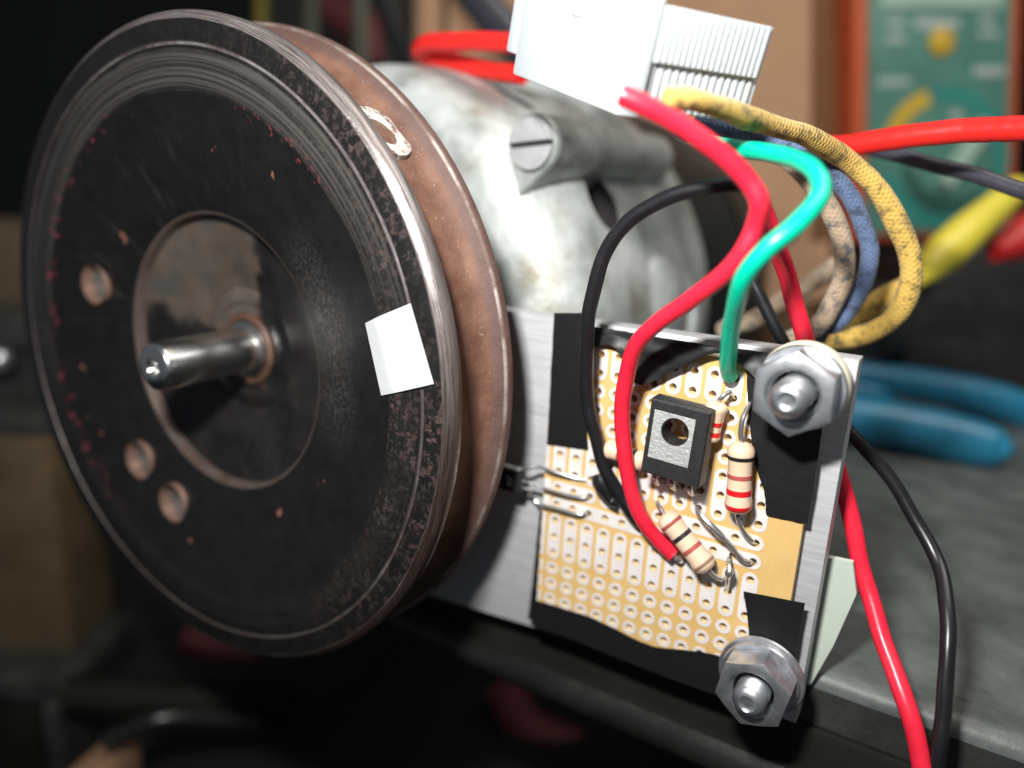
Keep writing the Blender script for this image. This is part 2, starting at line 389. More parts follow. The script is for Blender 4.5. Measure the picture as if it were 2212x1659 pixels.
M = {
 'face': m_wheel_face(), 'drum': m_drum(), 'hub': m_hub(), 'cast': m_cast(), 'tin': m_tinned(), 'board': m_board(), 'tape': m_tape(),
 'steel': m_brushed('polished_steel', (.80, .79, .77), .21, 200, 6, 1.0, .85),
 'zinc': m_brushed('bright_zinc', (.80, .82, .86), .33, 60, 60, .93, .6),
 'alu': m_brushed('brushed_aluminium_sheet', (.58, .59, .61), .45, 8, 190, .28, .72),
 'core_board': simple('pale_drilled_board_core', (.80, .63, .38), .6, 0, .1, 30),
 'rust': simple('brown_rusty_steel', (.11, .058, .038), .55, .2, .4, 40, .2),
 'holewall': simple('scraped_brown_hole_wall', (.33, .205, .155), .4, .45, .3, 30, .1),
 'holefloor': simple('grey_hole_floor', (.16, .155, .15), .5, .4, .3, 30),
 'plating': m_plating(),
 'core': simple('plug_core_rust', (.12, .075, .05), .6, .1, .5, 60, .3),
 'white': simple('white_reflective_tape', (.55, .565, .58), .5, 0., .07, 9, .15, 120),
 'wred': wiremat('red_wire_insulation', (.72, .018, .045), 0.3),
 'wredb': simple('bright_red_wire_insulation', (.75, .022, .018), .36, 0, .06, 20, .05),
 'wgreen': wiremat('green_wire_insulation', (.0, .50, .30), 0.28),
 'wblack': wiremat('black_wire_insulation', (.010, .010, .012), 0.3),
 'wgrey': simple('dark_grey_wire_insulation', (.05, .05, .065), .35, 0, .2, 30, .05),
 'yel': m_braid('yellow_braided_sleeve', (.72, .47, .11), (.07, .065, .04), .75),
 'blu': m_braid('blue_braided_sleeve', (.13, .19, .33), (.03, .035, .05), .7),
 'tan': m_braid('tan_braided_sleeve', (.48, .36, .25), (.10, .11, .12), .9),
 'nylon': m_nylon('white_nylon', (.58, .63, .66), .35), 'cream': m_nylon('cream_nylon', (.66, .62, .48), .3),
 'plastic': simple('black_moulded_plastic', (.016, .017, .018), .46, 0, .25, 120, .25, 400),
 'screw': simple('dull_screw_steel', (.50, .51, .52), .42, .45, .12, 60, .2, 200),
 'tab': simple('frosted_metal_tab', (.50, .51, .50), .5, .55, .12, 160, .5, 260),
 'lead': simple('tinned_wire_lead', (.66, .66, .65), .26, .9, .15, 60),
 'resist': simple('beige_resistor_lacquer', (.70, .51, .36), .28, 0, .05, 40, coat=.3),
 'bred': simple('red_colour_band', (.62, .010, .015), .35, 0, .05, 40), 'bbrown': simple('brown_red_colour_band', (.38, .085, .07), .35, 0, .1, 40),
 'bblack': simple('black_colour_band', (.02, .02, .022), .35, 0, .1, 40), 'bgold': simple('gold_colour_band', (.36, .22, .15), .35, .2, .1, 40),
 'lip': simple('worn_dark_rail_lip', (.012, .012, .011), .30, 0, .4, 10, .25, 40, spec=.5, rvar=.3),
 'dark': simple('dark_machine_paint', (.008, .0078, .006), .7, 0, .4, 12, .2, 60, spec=.2),  # paint tone lowered further to stand for shade under the plate
 'iron': simple('painted_cast_iron', (.032, .033, .030), .55, .1, .6, 14, .6, 45),
 'bench': simple('grey_green_machine_bed', (.098, .110, .105), .5, .1, .5, 11, .4, 70),
 'lam': simple('dark_laminations', (.03, .03, .03), .45, .3, .4, 20, .2),
 'vent': simple('dark_vent_pocket', (.018, .016, .016), .7, 0, .3, 40, .3),
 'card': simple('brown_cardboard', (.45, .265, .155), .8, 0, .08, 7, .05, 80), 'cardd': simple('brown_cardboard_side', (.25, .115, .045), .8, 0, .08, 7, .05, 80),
 'green': simple('green_meter_case', (.09, .24, .19), .35, 0, .15, 10), 'teal': simple('teal_dial_print', (.03, .25, .21), .5, 0, .1, 20),
 'orange': simple('orange_rubber_holster', (.55, .10, .03), .6, 0, .1, 20), 'lcd': simple('pale_meter_window', (.42, .58, .48), .12, 0, .1, 5),
 'print': simple('pale_panel_print', (.42, .48, .46), .5, 0, .1, 20), 'dyel': simple('yellow_dial_print', (.62, .40, .03), .5, 0, .1, 20),
 'boot': simple('yellow_vinyl_boot', (.80, .68, .06), .35, 0, .06, 20), 'rboot': simple('red_vinyl_boot', (.55, .02, .02), .4, 0, .1, 20),
 'grip': simple('blue_plastisol_grip', (.02, .20, .34), .32, 0, .1, 14), 'black': simple('black_rubber', (.012, .012, .013), .55, 0, .3, 20),
 'shelf': simple('black_backdrop', (.004, .005, .005), .8, 0, .3, 4), 'olive': simple('olive_grey_rod', (.12, .13, .095), .5, 0, .15, 20),
 'wood': simple('tan_wood_block', (.10, .068, .036), .6, 0, .3, 8, .2, 30), 'viseg': simple('grey_vise_steel', (.09, .09, .085), .35, .6, .3, 12, .1),
 'pale': simple('pale_green', (.46, .52, .45), .5, 0, .06, 12), 'pink': simple('dull_pink_hose', (.22, .05, .055), .5, 0, .2, 10),
 'flame': simple('orange_red_plastic', (.42, .06, .01), .5, 0, .2, 10), 'grime': simple('grey_cloth', (.16, .155, .15), .9, 0, .3, 10), 'peach': simple('peach_wood', (.38, .22, .13), .6, 0, .2, 10),
 'gyel': simple('mustard_plastic', (.25, .20, .02), .5, 0, .1, 10),
}

# ================================================================== SETTING
bench = mesh('bench_top', box((40, 120, -122), 420, 420, 2), M['shelf'], base=(40, 120, -120)); bench['kind'] = 'structure'
wall = mesh('back_wall', box((-200, 520, 150), 620, 4, 420, X=(.85, .52, 0), Y=(-.52, .85, 0)), M['shelf'], base=(-200, 520, -120)); wall['kind'] = 'structure'

# machine bed: top plate, front rail; dark rail colour includes the plate's shadow
t = thing('machine_bed', 'grey-green cast machine bed with dark front rail under the sensor plate', 'machine bed', (60, 60, -34))
def rail_profile(x0, x1, pts):
    n = len(pts); V = [Vector((x, y, z)) for x in (x0, x1) for y, z in pts]
    return V, [tuple(range(n)), tuple(range(2*n-1, n-1, -1))]+[(i, (i+1) % n, n+(i+1) % n, n+i) for i in range(n)]
mesh('front_rail', rail_profile(-60, 170, [(11.5, -22.2), (7.0, -22.2), (6.6, -23), (6.4, -28.0), (6.0, -29.2), (11.5, -29.2)]), M['dark'], t, 50)
mesh('rail_lip', rail_profile(-60, 170, [(11.5, -29.3), (5.9, -29.3), (5.2, -30.4), (4.5, -31.6), (4.4, -33), (5.2, -34.4), (7, -35), (11.5, -35)]), M['lip'], t, 50)
mesh('rail_web', rail_profile(-60, 33.8, [(7.0, -22), (11.5, -22), (11.5, -15.2), (7.0, -15.2)]), M['dark'], t, 50)
mesh('corner_casting', rail_profile(34, 170, [(12.5, -16.6), (12.5, -22.1), (7.5, -22.1), (7.3, -20.5), (7.3, -16.6)]), M['iron'], t, 50)
mesh('top_plate', rail_profile(-1, 170, [(12.6, -14.05), (175, -14.05), (175, -34), (12.6, -34)]), M['bench'], t, 50)
mesh('top_edge', rail_profile(34, 170, [(12.5, -14.05), (12.5, -16.5), (7.25, -16.5), (7.4, -15.6), (7.9, -14.8), (8.8, -14.25), (9.8, -14.06)]), M['bench'], t, 50)

# ================================================================== FLYWHEEL
AX, AZ = -50.35, 19.2
wheel = thing('grooved_flywheel', 'large worn black grooved flywheel with steel shaft and brown groove', 'flywheel', (AX, -16, AZ))
wc = (AX, 0, AZ)
prof = [(20.7, -12.5), (20.7, -16.4), (20.9, -16.9), (21.35, -17.15), (25, -18.15), (30, -19.5), (35, -20.85), (37.6, -21.6), (38.4, -21.88), (39.5, -21.95), (42.72, -22), (42.82, -21.78), (43.12, -21.78), (43.22, -22),
        (45.85, -22), (46.05, -21.95), (46.85, -21.35), (47.08, -21.0), (47.15, -20.6), (47.15, -19.9), (46.9, -19.4), (46.2, -19.25), (44.2, -19.2), (44.0, -12.5)]
face = mesh('front_disc', lathe(prof, wc, n=160, closed=True), M['face'], wheel, 28)
HOLES = [(208, 617), (305, 985), (375, 1075)]
hc = []
for (u, v) in HOLES:
    p = at(u, v, -19.2); a = math.atan2(p.z-AZ, p.x-AX); hc.append(Vector((AX+28.9*math.cos(a), 0, AZ+28.9*math.sin(a))))
cut = mesh('cutter', join(*[lathe([(0, -30), (3.35, -30), (3.35, -5), (0, -5)], c, n=28) for c in hc]), None, wheel, 0)
md = face.modifiers.new('drill', 'BOOLEAN'); md.operation = 'DIFFERENCE'; md.object = cut; md.solver = 'EXACT'
dg = bpy.context.evaluated_depsgraph_get(); me2 = bpy.data.meshes.new_from_object(face.evaluated_get(dg)); old = face.data
face.modifiers.clear(); face.data = me2; me2.name = 'front_disc'
if len(me2.materials) == 0: me2.materials.append(M['face'])
me2.polygons.foreach_set('use_smooth', [True]*len(me2.polygons)); me2.set_sharp_from_angle(angle=math.radians(28))
bpy.data.objects.remove(cut); bpy.data.meshes.remove(old)
for c in hc:
    h = mesh('drilled_hole', lathe([(3.30, -19.35), (3.30, -17.5)], c, n=28), M['holewall'], wheel)
    mesh('hole_floor', lathe([(3.30, -17.5), (1.2, -17.4), (0, -17.2)], c, n=28), M['holefloor'], h)
mesh('groove_drum', lathe([(45.6, -19.15), (44.7, -18.8), (44.4, -17.8), (44.3, -15.2), (44.4, -13.2), (44.8, -12.0), (45.7, -11.1), (46.9, -10.6), (47.3, -10.4), (47.6, -10.0), (47.62, -9.2), (47.2, -8.7), (44, -8.5), (15, -8.5)], wc, n=160), M['drum'], wheel, 40)
mesh('hub_plate', lathe([(20.69, -15.2), (20.3, -15.0), (19.4, -14.8), (10.4, -11.9), (9.6, -11.6), (9.3, -11.8), (7.4, -11.75), (7.1, -11.4), (0, -11.4)], wc, n=96), M['hub'], wheel, 40)
col_ = mesh('hub_collar', lathe([(5.7, -11.2), (5.7, -11.7), (5.4, -12.0), (4.8, -12.0), (4.7, -11.8)], wc, n=64), M['rust'], wheel, 40)
mesh('bush', lathe([(4.72, -11.3), (4.5, -12.3), (4.2, -12.5), (3.52, -12.55)], wc, n=64), M['steel'], col_, 40)
sh = mesh('shaft', lathe([(3.5, -10), (3.5, -27.2), (3.25, -27.75), (2.9, -28), (1.35, -28.0)], wc, n=64), M['steel'], wheel, 40)
mesh('centre_hole', lathe([(1.35, -28.0), (.55, -27.0), (.5, -26.0), (0, -25.8)], wc, n=32), M['steel'], sh, 40)
# worn plug in the groove
pa = math.radians(47.2); rad = Vector((math.cos(pa), 0, math.sin(pa))); pc = Vector((AX, -14.9, AZ))+rad*44.62
pl = mesh('plug', lathe([(4.3, -.9), (4.2, .22), (3.9, .38), (2.5, .30), (2.2, -.05)], pc, rad, 36), M['plating'], wheel, 40)
mesh('plug_core', lathe([(2.22, -.03), (1.8, -.3), (0, -.35)], pc, rad, 36), M['core'], pl, 40)
# reflective tape mark on the wheel face
tq = [at(u, v, -21.98) for u, v in ((780, 700), (890, 655), (940, 828), (815, 857))]
o = mesh('reflective_tape_mark', ribbon([tq[0], tq[0].lerp(tq[1], .5), tq[1]], [tq[3], tq[3].lerp(tq[2], .5), tq[2]], .1, 8, 8, .0, 3, curl=lambda s, u: (.34-max(0, .36-s)*2.9-.10*math.exp(-((s-.37)/.05)**2))), M['white'], smooth=60)
tag(o, 'small white square of tape stuck near the black flywheel rim', 'tape')

# ================================================================== MOTOR
mt = thing('electric_motor', 'grey cast-aluminium motor housing with slotted screw boss behind the flywheel', 'motor', (AX, 60, -28))
mc = (AX, 0, AZ)
mesh('end_bell', lathe([(0, 11.8), (30, 11.8), (37.5, 12), (40.8, 12.8), (43.4, 14.6), (45.2, 17.4), (46.3, 21), (46.9, 26), (47.0, 32), (47.0, 58), (47.6, 58.4), (48.9, 59), (49.2, 60), (49.2, 66), (48.6, 67), (46, 67.2), (0, 67.2)], mc, n=128), M['cast'], mt, 40)
for q in range(9): mesh('lamination', lathe([(45, 67.3+q*4.2), (46.6, 67.5+q*4.2), (46.6, 70.6+q*4.2), (45, 70.9+q*4.2)], mc, n=96), M['lam'], mt, 40)
mesh('rear_bell', lathe([(44.8, 67.3), (44.8, 106), (47, 106.5), (46.5, 128), (40, 138), (0, 140)], mc, n=96), M['lam'], mt, 40)
def boss(ang, r0, rb, y0, y1, tail, nm='screw_boss'):
    c = Vector((AX+r0*math.cos(ang), y0, AZ+r0*math.sin(ang))); tp = c+tail; ta = math.atan2(tail.z, tail.x); L = math.hypot(tail.x, tail.z); da = math.acos(rb/L)
    out = [c+Vector((rb*math.cos(ta+da+(2*math.pi-2*da)*k/36), 0, rb*math.sin(ta+da+(2*math.pi-2*da)*k/36))) for k in range(37)]+[tp]
    inn = [c+(p-c)*.93 for p in out]; n = len(out)
    V = [p for p in inn]+[p+Vector((0, .5, 0)) for p in out]+[p+Vector((0, y1-y0, 0)) for p in out]
    Fc = [tuple(range(n))]+[(a*n+i, a*n+(i+1) % n, (a+1)*n+(i+1) % n, (a+1)*n+i) for a in (0, 1) for i in range(n)]
    return mesh(nm, (V, Fc), M['cast'], mt, 30), c
bp = at(1150, 312, 12.6); ba = math.atan2(bp.z-AZ, bp.x-AX); br = math.hypot(bp.z-AZ, bp.x-AX)
tl = at(1118, 425, 12.6)-bp
bo, bc = boss(ba, br, 4.55, 12.6, 60., Vector((tl.x, 0, tl.z)))
# slotted screw head: two half caps either side of a real slot
sd = (at(1200, 302, 13.)-at(1100, 313, 13.)).normalized(); sn = Vector((-sd.z, 0, sd.x))
def half(sgn):
    R = 3.75; g = .33; a0 = math.asin(g/R); out = [bc+sd*(R*math.cos(a0+(math.pi-2*a0)*k/20))+sn*sgn*(R*math.sin(a0+(math.pi-2*a0)*k/20))+Vector((0, -1.05, 0)) for k in range(21)]
    ctr = sum(out, Vector())/21; inn = [ctr+(p-ctr)*.94 for p in out]; n = 21
    V = inn+[p+Vector((0, .25, 0)) for p in out]+[p+Vector((0, 1.1, 0)) for p in out]
    return V, [tuple(range(n))]+[(a*n+i, a*n+(i+1) % n, (a+1)*n+(i+1) % n, (a+1)*n+i) for a in (0, 1) for i in range(n)]
sc = mesh('screw_head', join(half(1), half(-1)), M['screw'], mt, 30)
mesh('slot_floor', lathe([(3.6, -.25), (0, -.25)], bc, n=24), M['vent'], sc)
def slot(uv, w, h, tilt, depth=5):
    """oblong vent pocket set into the bell; rim flush with the metal"""
    d = Vector(_ray(*uv)); p = None
    for k in range(900, 1800):
        q = Vector(CAM)+d*(k*.1)
        if math.hypot(q.x-AX, q.z-AZ) < 46.95 and q.y > 12: p = q; break
    a = math.atan2(p.z-AZ, p.x-AX); rad = Vector((math.cos(a), 0, math.sin(a))); tan = Vector((-math.sin(a), 0, math.cos(a))); yy = Vector((0, 1, 0))
    yy, tan = yy*math.cos(tilt)+tan*math.sin(tilt), tan*math.cos(tilt)-yy*math.sin(tilt)
    pts = []
    for k in range(28):
        b = 2*math.pi*k/28; cx_, cz_ = math.cos(b), math.sin(b)
        o2 = yy*(w*cx_)+tan*(h*cz_*1.0)*(1) ; pts.append(p+o2)
    def onr(q, rr): 
        v = Vector((q.x-AX, 0, q.z-AZ)).normalized(); return Vector((AX+v.x*rr, q.y, AZ+v.z*rr))
    c0 = p
    L = [[onr(c0+(q-c0)*1.13, 47.06) for q in pts], [onr(c0+(q-c0)*1.06, 47.22) for q in pts], [onr(q, 47.14) for q in pts]]
    n = len(pts); V = [x for l in L for x in l]
    return pts, rad, onr, c0
VENTS = [((1304, 437), 4.8, 5.4, -.3), ((1110, 208), 2.5, 4.6, .2)]
cuts = []
for uv, w, h, tl_ in VENTS:
    pts, rad, onr, c0 = slot(uv, w, h, tl_)
    n = len(pts); V = [onr(q, 60) for q in pts]+[onr(q, 40.5) for q in pts]
    cuts.append((V, [tuple(range(n)), tuple(range(2*n-1, n-1, -1))]+[(i, (i+1) % n, n+(i+1) % n, n+i) for i in range(n)]))
    n = len(pts); V = [onr(c0+(q-c0)*.985, 46.9) for q in pts]+[onr(c0+(q-c0)*.985, 40.7) for q in pts]
    mesh('vent_pocket', (V, [tuple(range(2*n-1, n-1, -1))]+[(i, (i+1) % n, n+(i+1) % n, n+i) for i in range(n)]), M['vent'], mt, 40)
bell = [c for c in mt.children if c.name.startswith('end_bell')][0]
cut = mesh('cutter', join(*cuts), None, mt, 0)
md = bell.modifiers.new('vents', 'BOOLEAN'); md.operation = 'DIFFERENCE'; md.object = cut; md.solver = 'EXACT'
dg = bpy.context.evaluated_depsgraph_get(); me2 = bpy.data.meshes.new_from_object(bell.evaluated_get(dg)); old = bell.data
bell.modifiers.clear(); bell.data = me2; me2.name = 'end_bell'
if len(me2.materials) == 0: me2.materials.append(M['cast'])
me2.polygons.foreach_set('use_smooth', [True]*len(me2.polygons)); me2.set_sharp_from_angle(angle=math.radians(40))
bpy.data.objects.remove(cut); bpy.data.meshes.remove(old)
# lower boss: rounded lug with a notch
la = math.radians(8); lc = Vector((AX+46.5*math.cos(la), 44, AZ+46.5*math.sin(la)))
mesh('lower_lug', lathe([(9.6, -3), (9.2, -.4), (8.2, .6), (6.5, 1.1), (0, 1.3)], lc, (math.cos(la), -.25, math.sin(la)), 40), M['cast'], mt, 40)

# ================================================================== SENSOR PLATE, BOARD
def bevel_vf(vf, off):
    bm = bmesh.new(); vs_ = [bm.verts.new(v) for v in vf[0]]
    for f in vf[1]: bm.faces.new([vs_[i] for i in f])
    bmesh.ops.recalc_face_normals(bm, faces=bm.faces); bmesh.ops.bevel(bm, geom=list(bm.edges), offset=off, segments=2, profile=.6, affect='EDGES')
    bm.verts.index_update(); r_ = ([v.co.copy() for v in bm.verts], [tuple(v.index for v in f.verts) for f in bm.faces]); bm.free(); return r_
plt = mesh('aluminium_plate', bevel_vf(prism([Vector(p) for p in ((-38, 1.75, 28.6), (35.8, 1.75, 29.4), (35.8, 1.75, -18.9), (8, 1.75, -18.9), (-38, 1.75, -22.6))], (0, 3.5, 0)), .18), M['alu'], base=(-1.2, 3.5, -21))
tag(plt, 'bare aluminium mounting plate holding the perforated board', 'metal plate')
P_ = 2.54
bd = thing('perforated_board', 'tan perforated circuit board with tinned pads taped onto the aluminium plate', 'circuit board', (15, .8, -19))
BX0, BX1, BZ0, BZ1, TH = -2.25, 33.0, -17.6, 27.6, 1.6
C0, C1, R0, R1 = 0, 11, -10, 6
def cell_mesh():
    V, Fc = [], []; K = 16; hr = .50
    mp = {}
    def vert(x, y, z):
        k = (round(x, 3), round(y, 3), round(z, 3))
        if k not in mp: mp[k] = len(V); V.append(Vector((x, y, z)))
        return mp[k]
    for c in range(C0, C1+1):
        for r in range(R0, R1+1):
            cx_, cz_ = c*P_, -r*P_; H = P_/2
            sq, ci = [], []
            for k in range(K):
                a = 2*math.pi*k/K; x, z = math.cos(a), math.sin(a); m_ = max(abs(x), abs(z)); sq.append((cx_+x/m_*H, cz_+z/m_*H)); ci.append((cx_+x*hr, cz_+z*hr))
            for k in range(K):
                j = (k+1) % K
                for y in (0, TH): Fc.append((vert(sq[k][0], y, sq[k][1]), vert(sq[j][0], y, sq[j][1]), vert(ci[j][0], y, ci[j][1]), vert(ci[k][0], y, ci[k][1])))
                Fc.append((vert(ci[k][0], 0, ci[k][1]), vert(ci[j][0], 0, ci[j][1]), vert(ci[j][0], TH, ci[j][1]), vert(ci[k][0], TH, ci[k][1])))
    gx0, gx1, gz0, gz1 = C0*P_-P_/2, C1*P_+P_/2, -R1*P_-P_/2, -R0*P_+P_/2
    # margins as slabs round the grid
    return V, Fc, (gx0, gx1, gz0, gz1)
V, Fc, (gx0, gx1, gz0, gz1) = cell_mesh()
def slab(x0, x1, z0, z1): return box(((x0+x1)/2, TH/2, (z0+z1)/2), (x1-x0)/2, TH/2, (z1-z0)/2)
# serrated left edge, where the board was cut through a row of holes
serr = [Vector((gx0, 0, BZ0)), Vector((gx0, 0, BZ1))]
zz = BZ1
while zz > BZ0:
    f = ((zz/P_) % 1.0); d = min(f, 1-f)*P_
    serr.append(Vector((BX0+(.42*math.sqrt(max(0, 1-(d/.5)**2)) if d < .5 else 0)+random.uniform(-.04, .04), 0, zz))); zz -= .25
sub = mesh('substrate', join((V, Fc), slab(gx1, BX1, BZ0, BZ1), prism(serr, (0, TH, 0)), slab(gx0, gx1, gz1, BZ1), slab(gx0, gx1, BZ0, gz0)), M['board'], bd, 30)
sub.data.materials.append(M['core_board'])
for i in range(2, len(Fc), 3): sub.data.polygons[i].material_index = 1
def pad_vf(nx, nz, pr=1.0, hr=.52, h=.06):
    """pad covering nx by nz holes (one of them 1), local coords centred on the first hole, growing +X / -Z"""
    V, Fc = [], []
    K = 16; n = max(nx, nz); horiz = nx > 1
    for i in range(n):
        cx_, cz_ = (i*P_, 0) if horiz else (0, -i*P_); out, ci = [], []
        for k in range(K):
            a = 2*math.pi*(k+.5)/K; x, z = math.cos(a), math.sin(a); along, across = (x, z) if horiz else (-z, x)
            lo, hi = i > 0, i < n-1
            px, pz = x*pr, z*pr
            if (along > 0 and hi) or (along < 0 and lo):
                s_ = max(abs(across)/pr, abs(along)/(P_/2)); al, ac = along/s_, across/s_
                if abs(abs(math.degrees(math.atan2(across, abs(along))))-33.75) < 1: al, ac = math.copysign(P_/2, along), math.copysign(pr, across)
                px, pz = (al, ac) if horiz else (ac, -al)
            out.append((cx_+px, cz_+pz)); ci.append((cx_+x*hr, cz_+z*hr))
        b = len(V); V += [Vector((x, -h, z)) for x, z in out]+[Vector((x, -h, z)) for x, z in ci]+[Vector((x, 0, z)) for x, z in out]
        for k in range(K):
            j = (k+1) % K; Fc.append((b+k, b+j, b+K+j, b+K+k))
            ia = [abs(abs((p[0]-cx_) if horiz else (p[1]-cz_))-P_/2) < 1e-4 for p in (out[k], out[j])]
            if not all(ia): Fc.append((b+k, b+j, b+2*K+j, b+2*K+k))      # no wall where two holes of a strip join
    return V, Fc
PADM = {}
def pad(c, r, nx=1, nz=1, name='pad'):
    key = (nx, nz)
    if key not in PADM:
        v, f = pad_vf(nx, nz); me = bpy.data.meshes.new('pad_%dx%d' % key); me.from_pydata([tuple(p*S) for p in v], [], f)
        bm = bmesh.new(); bm.from_mesh(me); bmesh.ops.remove_doubles(bm, verts=bm.verts, dist=1e-5); bmesh.ops.recalc_face_normals(bm, faces=bm.faces); bm.to_mesh(me); bm.free(); finish(me, M['tin'], 30); PADM[key] = me
    inst(PADM[key], name, bd, Vector((c*P_, -.012, -r*P_))-Vector(base_of(bd)))
for c in range(0, 12):
    pad(c, -10, 1, 2, 'pad_strip'); pad(c, -5, 1, 3, 'pad_strip'); pad(c, 0, 1, 3, 'pad_strip')
    for r in (-8, -7, -6, 3, 4, 5): pad(c, r)
    pad(c, 6)
for c, r, n in ((0, -2, 3), (3, -2, 3), (6, -2, 6), (0, -1, 6), (6, -1, 6)): pad(c, r, n, 1, 'pad_strip')
# half pads on the cut edge
for r0_, r1_ in ((-10, -9), (-5, -3), (0, 2), (3, 3), (4, 4), (5, 5), (6, 6)):
    mesh('cut_pad', box((-1.85, -.045, -(r0_+r1_)/2*P_), .27, .03, ((r1_-r0_)*P_)/2+.85), M['tin'], bd, 0)
for r in (-2, -1): mesh('cut_pad', box((-1.6, -.045, -r*P_), .48, .03, .98), M['tin'], bd, 0)

# ------------------------------------------------------------------ black tape
def tape(lbl, A, B, y=-.3, y2=None, wr=.0, seed=1, curl=None, thick=.14, jit=.08, m=8):
    A = [at(u, v, y) for u, v in A]; B = [at(u, v, y if y2 is None else y2) for u, v in B]
    o = mesh('black_tape', ribbon(A, B, thick, m, 8, wr, seed, curl, jit), M['tape'], smooth=60)
    return tag(o, lbl, 'tape', 'strips of black tape round the board')
tape('black tape strip down the board\'s upper left edge, beside the black wire', [(1197, 676), (1191, 780), (1186, 880), (1181, 960)], [(1262, 676), (1262, 790), (1266, 890), (1270, 972)], -.28, wr=.05, seed=2)
tape('crumpled black tape across the board\'s top edge, behind the red wire', [(1258, 703), (1330, 713), (1420, 728), (1520, 743), (1600, 754), (1660, 762)], [(1262, 754), (1330, 749), (1382, 828), (1470, 792), (1560, 762), (1655, 835)], -.55, -1.1, wr=.45, seed=5, curl=lambda s, t: .9*t*math.exp(-((s-.62)/.25)**2), m=12)
tape('wide black tape strip below the upper hex nut', [(1612, 800), (1618, 900), (1630, 1000), (1650, 1060), (1655, 1112)], [(1793, 812), (1782, 880), (1771, 960), (1757, 1060), (1744, 1132)], -.42, wr=.06, seed=7, curl=lambda s, t: .0)
tape('black tape strip along the board\'s bottom edge', [(1158, 1297), (1285, 1338), (1395, 1392), (1470, 1404), (1530, 1412), (1590, 1432), (1650, 1450)], [(1146, 1350), (1240, 1384), (1340, 1424), (1430, 1460), (1520, 1492), (1600, 1520), (1660, 1540)], -.30, wr=.05, seed=9, jit=.12)
tape('black tape piece above the lower hex nut', [(1606, 1278), (1614, 1330), (1618, 1380), (1617, 1440), (1622, 1490)], [(1739, 1304), (1730, 1350), (1722, 1400), (1712, 1450), (1700, 1505)], -.50, wr=.06, seed=11, jit=.05)
tape('narrow black tape strip sticking out past the board\'s lower left edge', [(1166, 1105), (1158, 1180), (1150, 1260), (1140, 1336)], [(1178, 1100), (1172, 1180), (1168, 1260), (1165, 1340)], 1.35, wr=.02, seed=13)

# ------------------------------------------------------------------ bolts with nuts
def hexnut(parent, c, af, y0, y1, rot):
    R = af/math.sqrt(3); n = 60
    ap = lambda a: (af/2)/math.cos(((a-rot) % (math.pi/3))-math.pi/6)
    rings = [(lambda a: min(ap(a), R*1.0), y1), (lambda a: min(ap(a), R*.995), y0+.55), (lambda a: min(ap(a), R*.955), y0+.22), (lambda a: af/2*.965, y0), (lambda a: 3.0, y0), (lambda a: 2.5, y0+1.0)]
    # chamfered corners: the cone cuts the corners lower than the flats
    V = []; Fc = []
    for f, y in rings:
        for k in range(n):
            a = 2*math.pi*k/n+rot; r = f(a)
            yy = y
            if y == y0+.22: yy = y0+max(0, (ap(a)-af/2*.965))*.34; r = ap(a)
            if y == y0+.55: yy = y0+max(0, (ap(a)-af/2*.965))*.34+.3; r = ap(a)
            V.append(Vector((c.x+r*math.cos(a), yy, c.z+r*math.sin(a))))
    for i in range(len(rings)-1):
        for k in range(n): Fc.append((i*n+k, i*n+(k+1) % n, (i+1)*n+(k+1) % n, (i+1)*n+k))
    return mesh('nut', (V, Fc), M['zinc'], parent, 28)
def bolt(uv, ytip, lbl, rot, nyl=True, af=8.1):
    p = at(*uv, ytip); c = Vector((p.x, 0, p.z))
    t = thing('bolt_with_nut', lbl, 'bolt', (c.x, 0, c.z), 'bolts holding the board to the plate')
    y = -.55
    if nyl: mesh('nylon_washer', lathe([(2.6, y), (4.6, y), (5.0, y-.4), (5.05, y-1.2), (4.9, y-2.2), (4.6, y-2.5), (2.6, y-2.5)], c, n=48), M['cream'], t, 40); y -= 2.55
    else: mesh('nylon_washer', lathe([(2.6, y), (5.3, y), (5.45, y-.2), (5.3, y-.5), (2.6, y-.5)], c, n=48), M['zinc'], t, 40); y -= .55
    mesh('washer', lathe([(2.6, y), (4.75, y), (4.9, y-.25), (4.75, y-.6), (2.6, y-.62)], c, n=48), M['zinc'], t, 40); y -= .66
    hexnut(t, c, af, y-3.6, y, rot)
    # threaded end with a rounded tip
    pr = []; yy = y-2.8
    while yy > ytip+1.0: pr += [(2.05, yy), (1.82, yy-.22)]; yy -= .44
    pr += [(1.95, yy), (1.8, yy-.25), (1.35, yy-.55), (1.05, yy-.62), (.85, yy-.40), (.4, yy-.30), (0, yy-.42)]
    mesh('bolt_end', lathe([(2.05, 5.0)]+pr, c, n=40), M['zinc'], t, 50)
    return t
bolt((1698, 868), -10.4, 'hex nut and bolt with cream nylon washer at the board\'s upper right corner', math.radians(92))
bolt((1612, 1524), -7.6, 'hex nut and bolt at the board\'s lower right corner', math.radians(80), nyl=False)

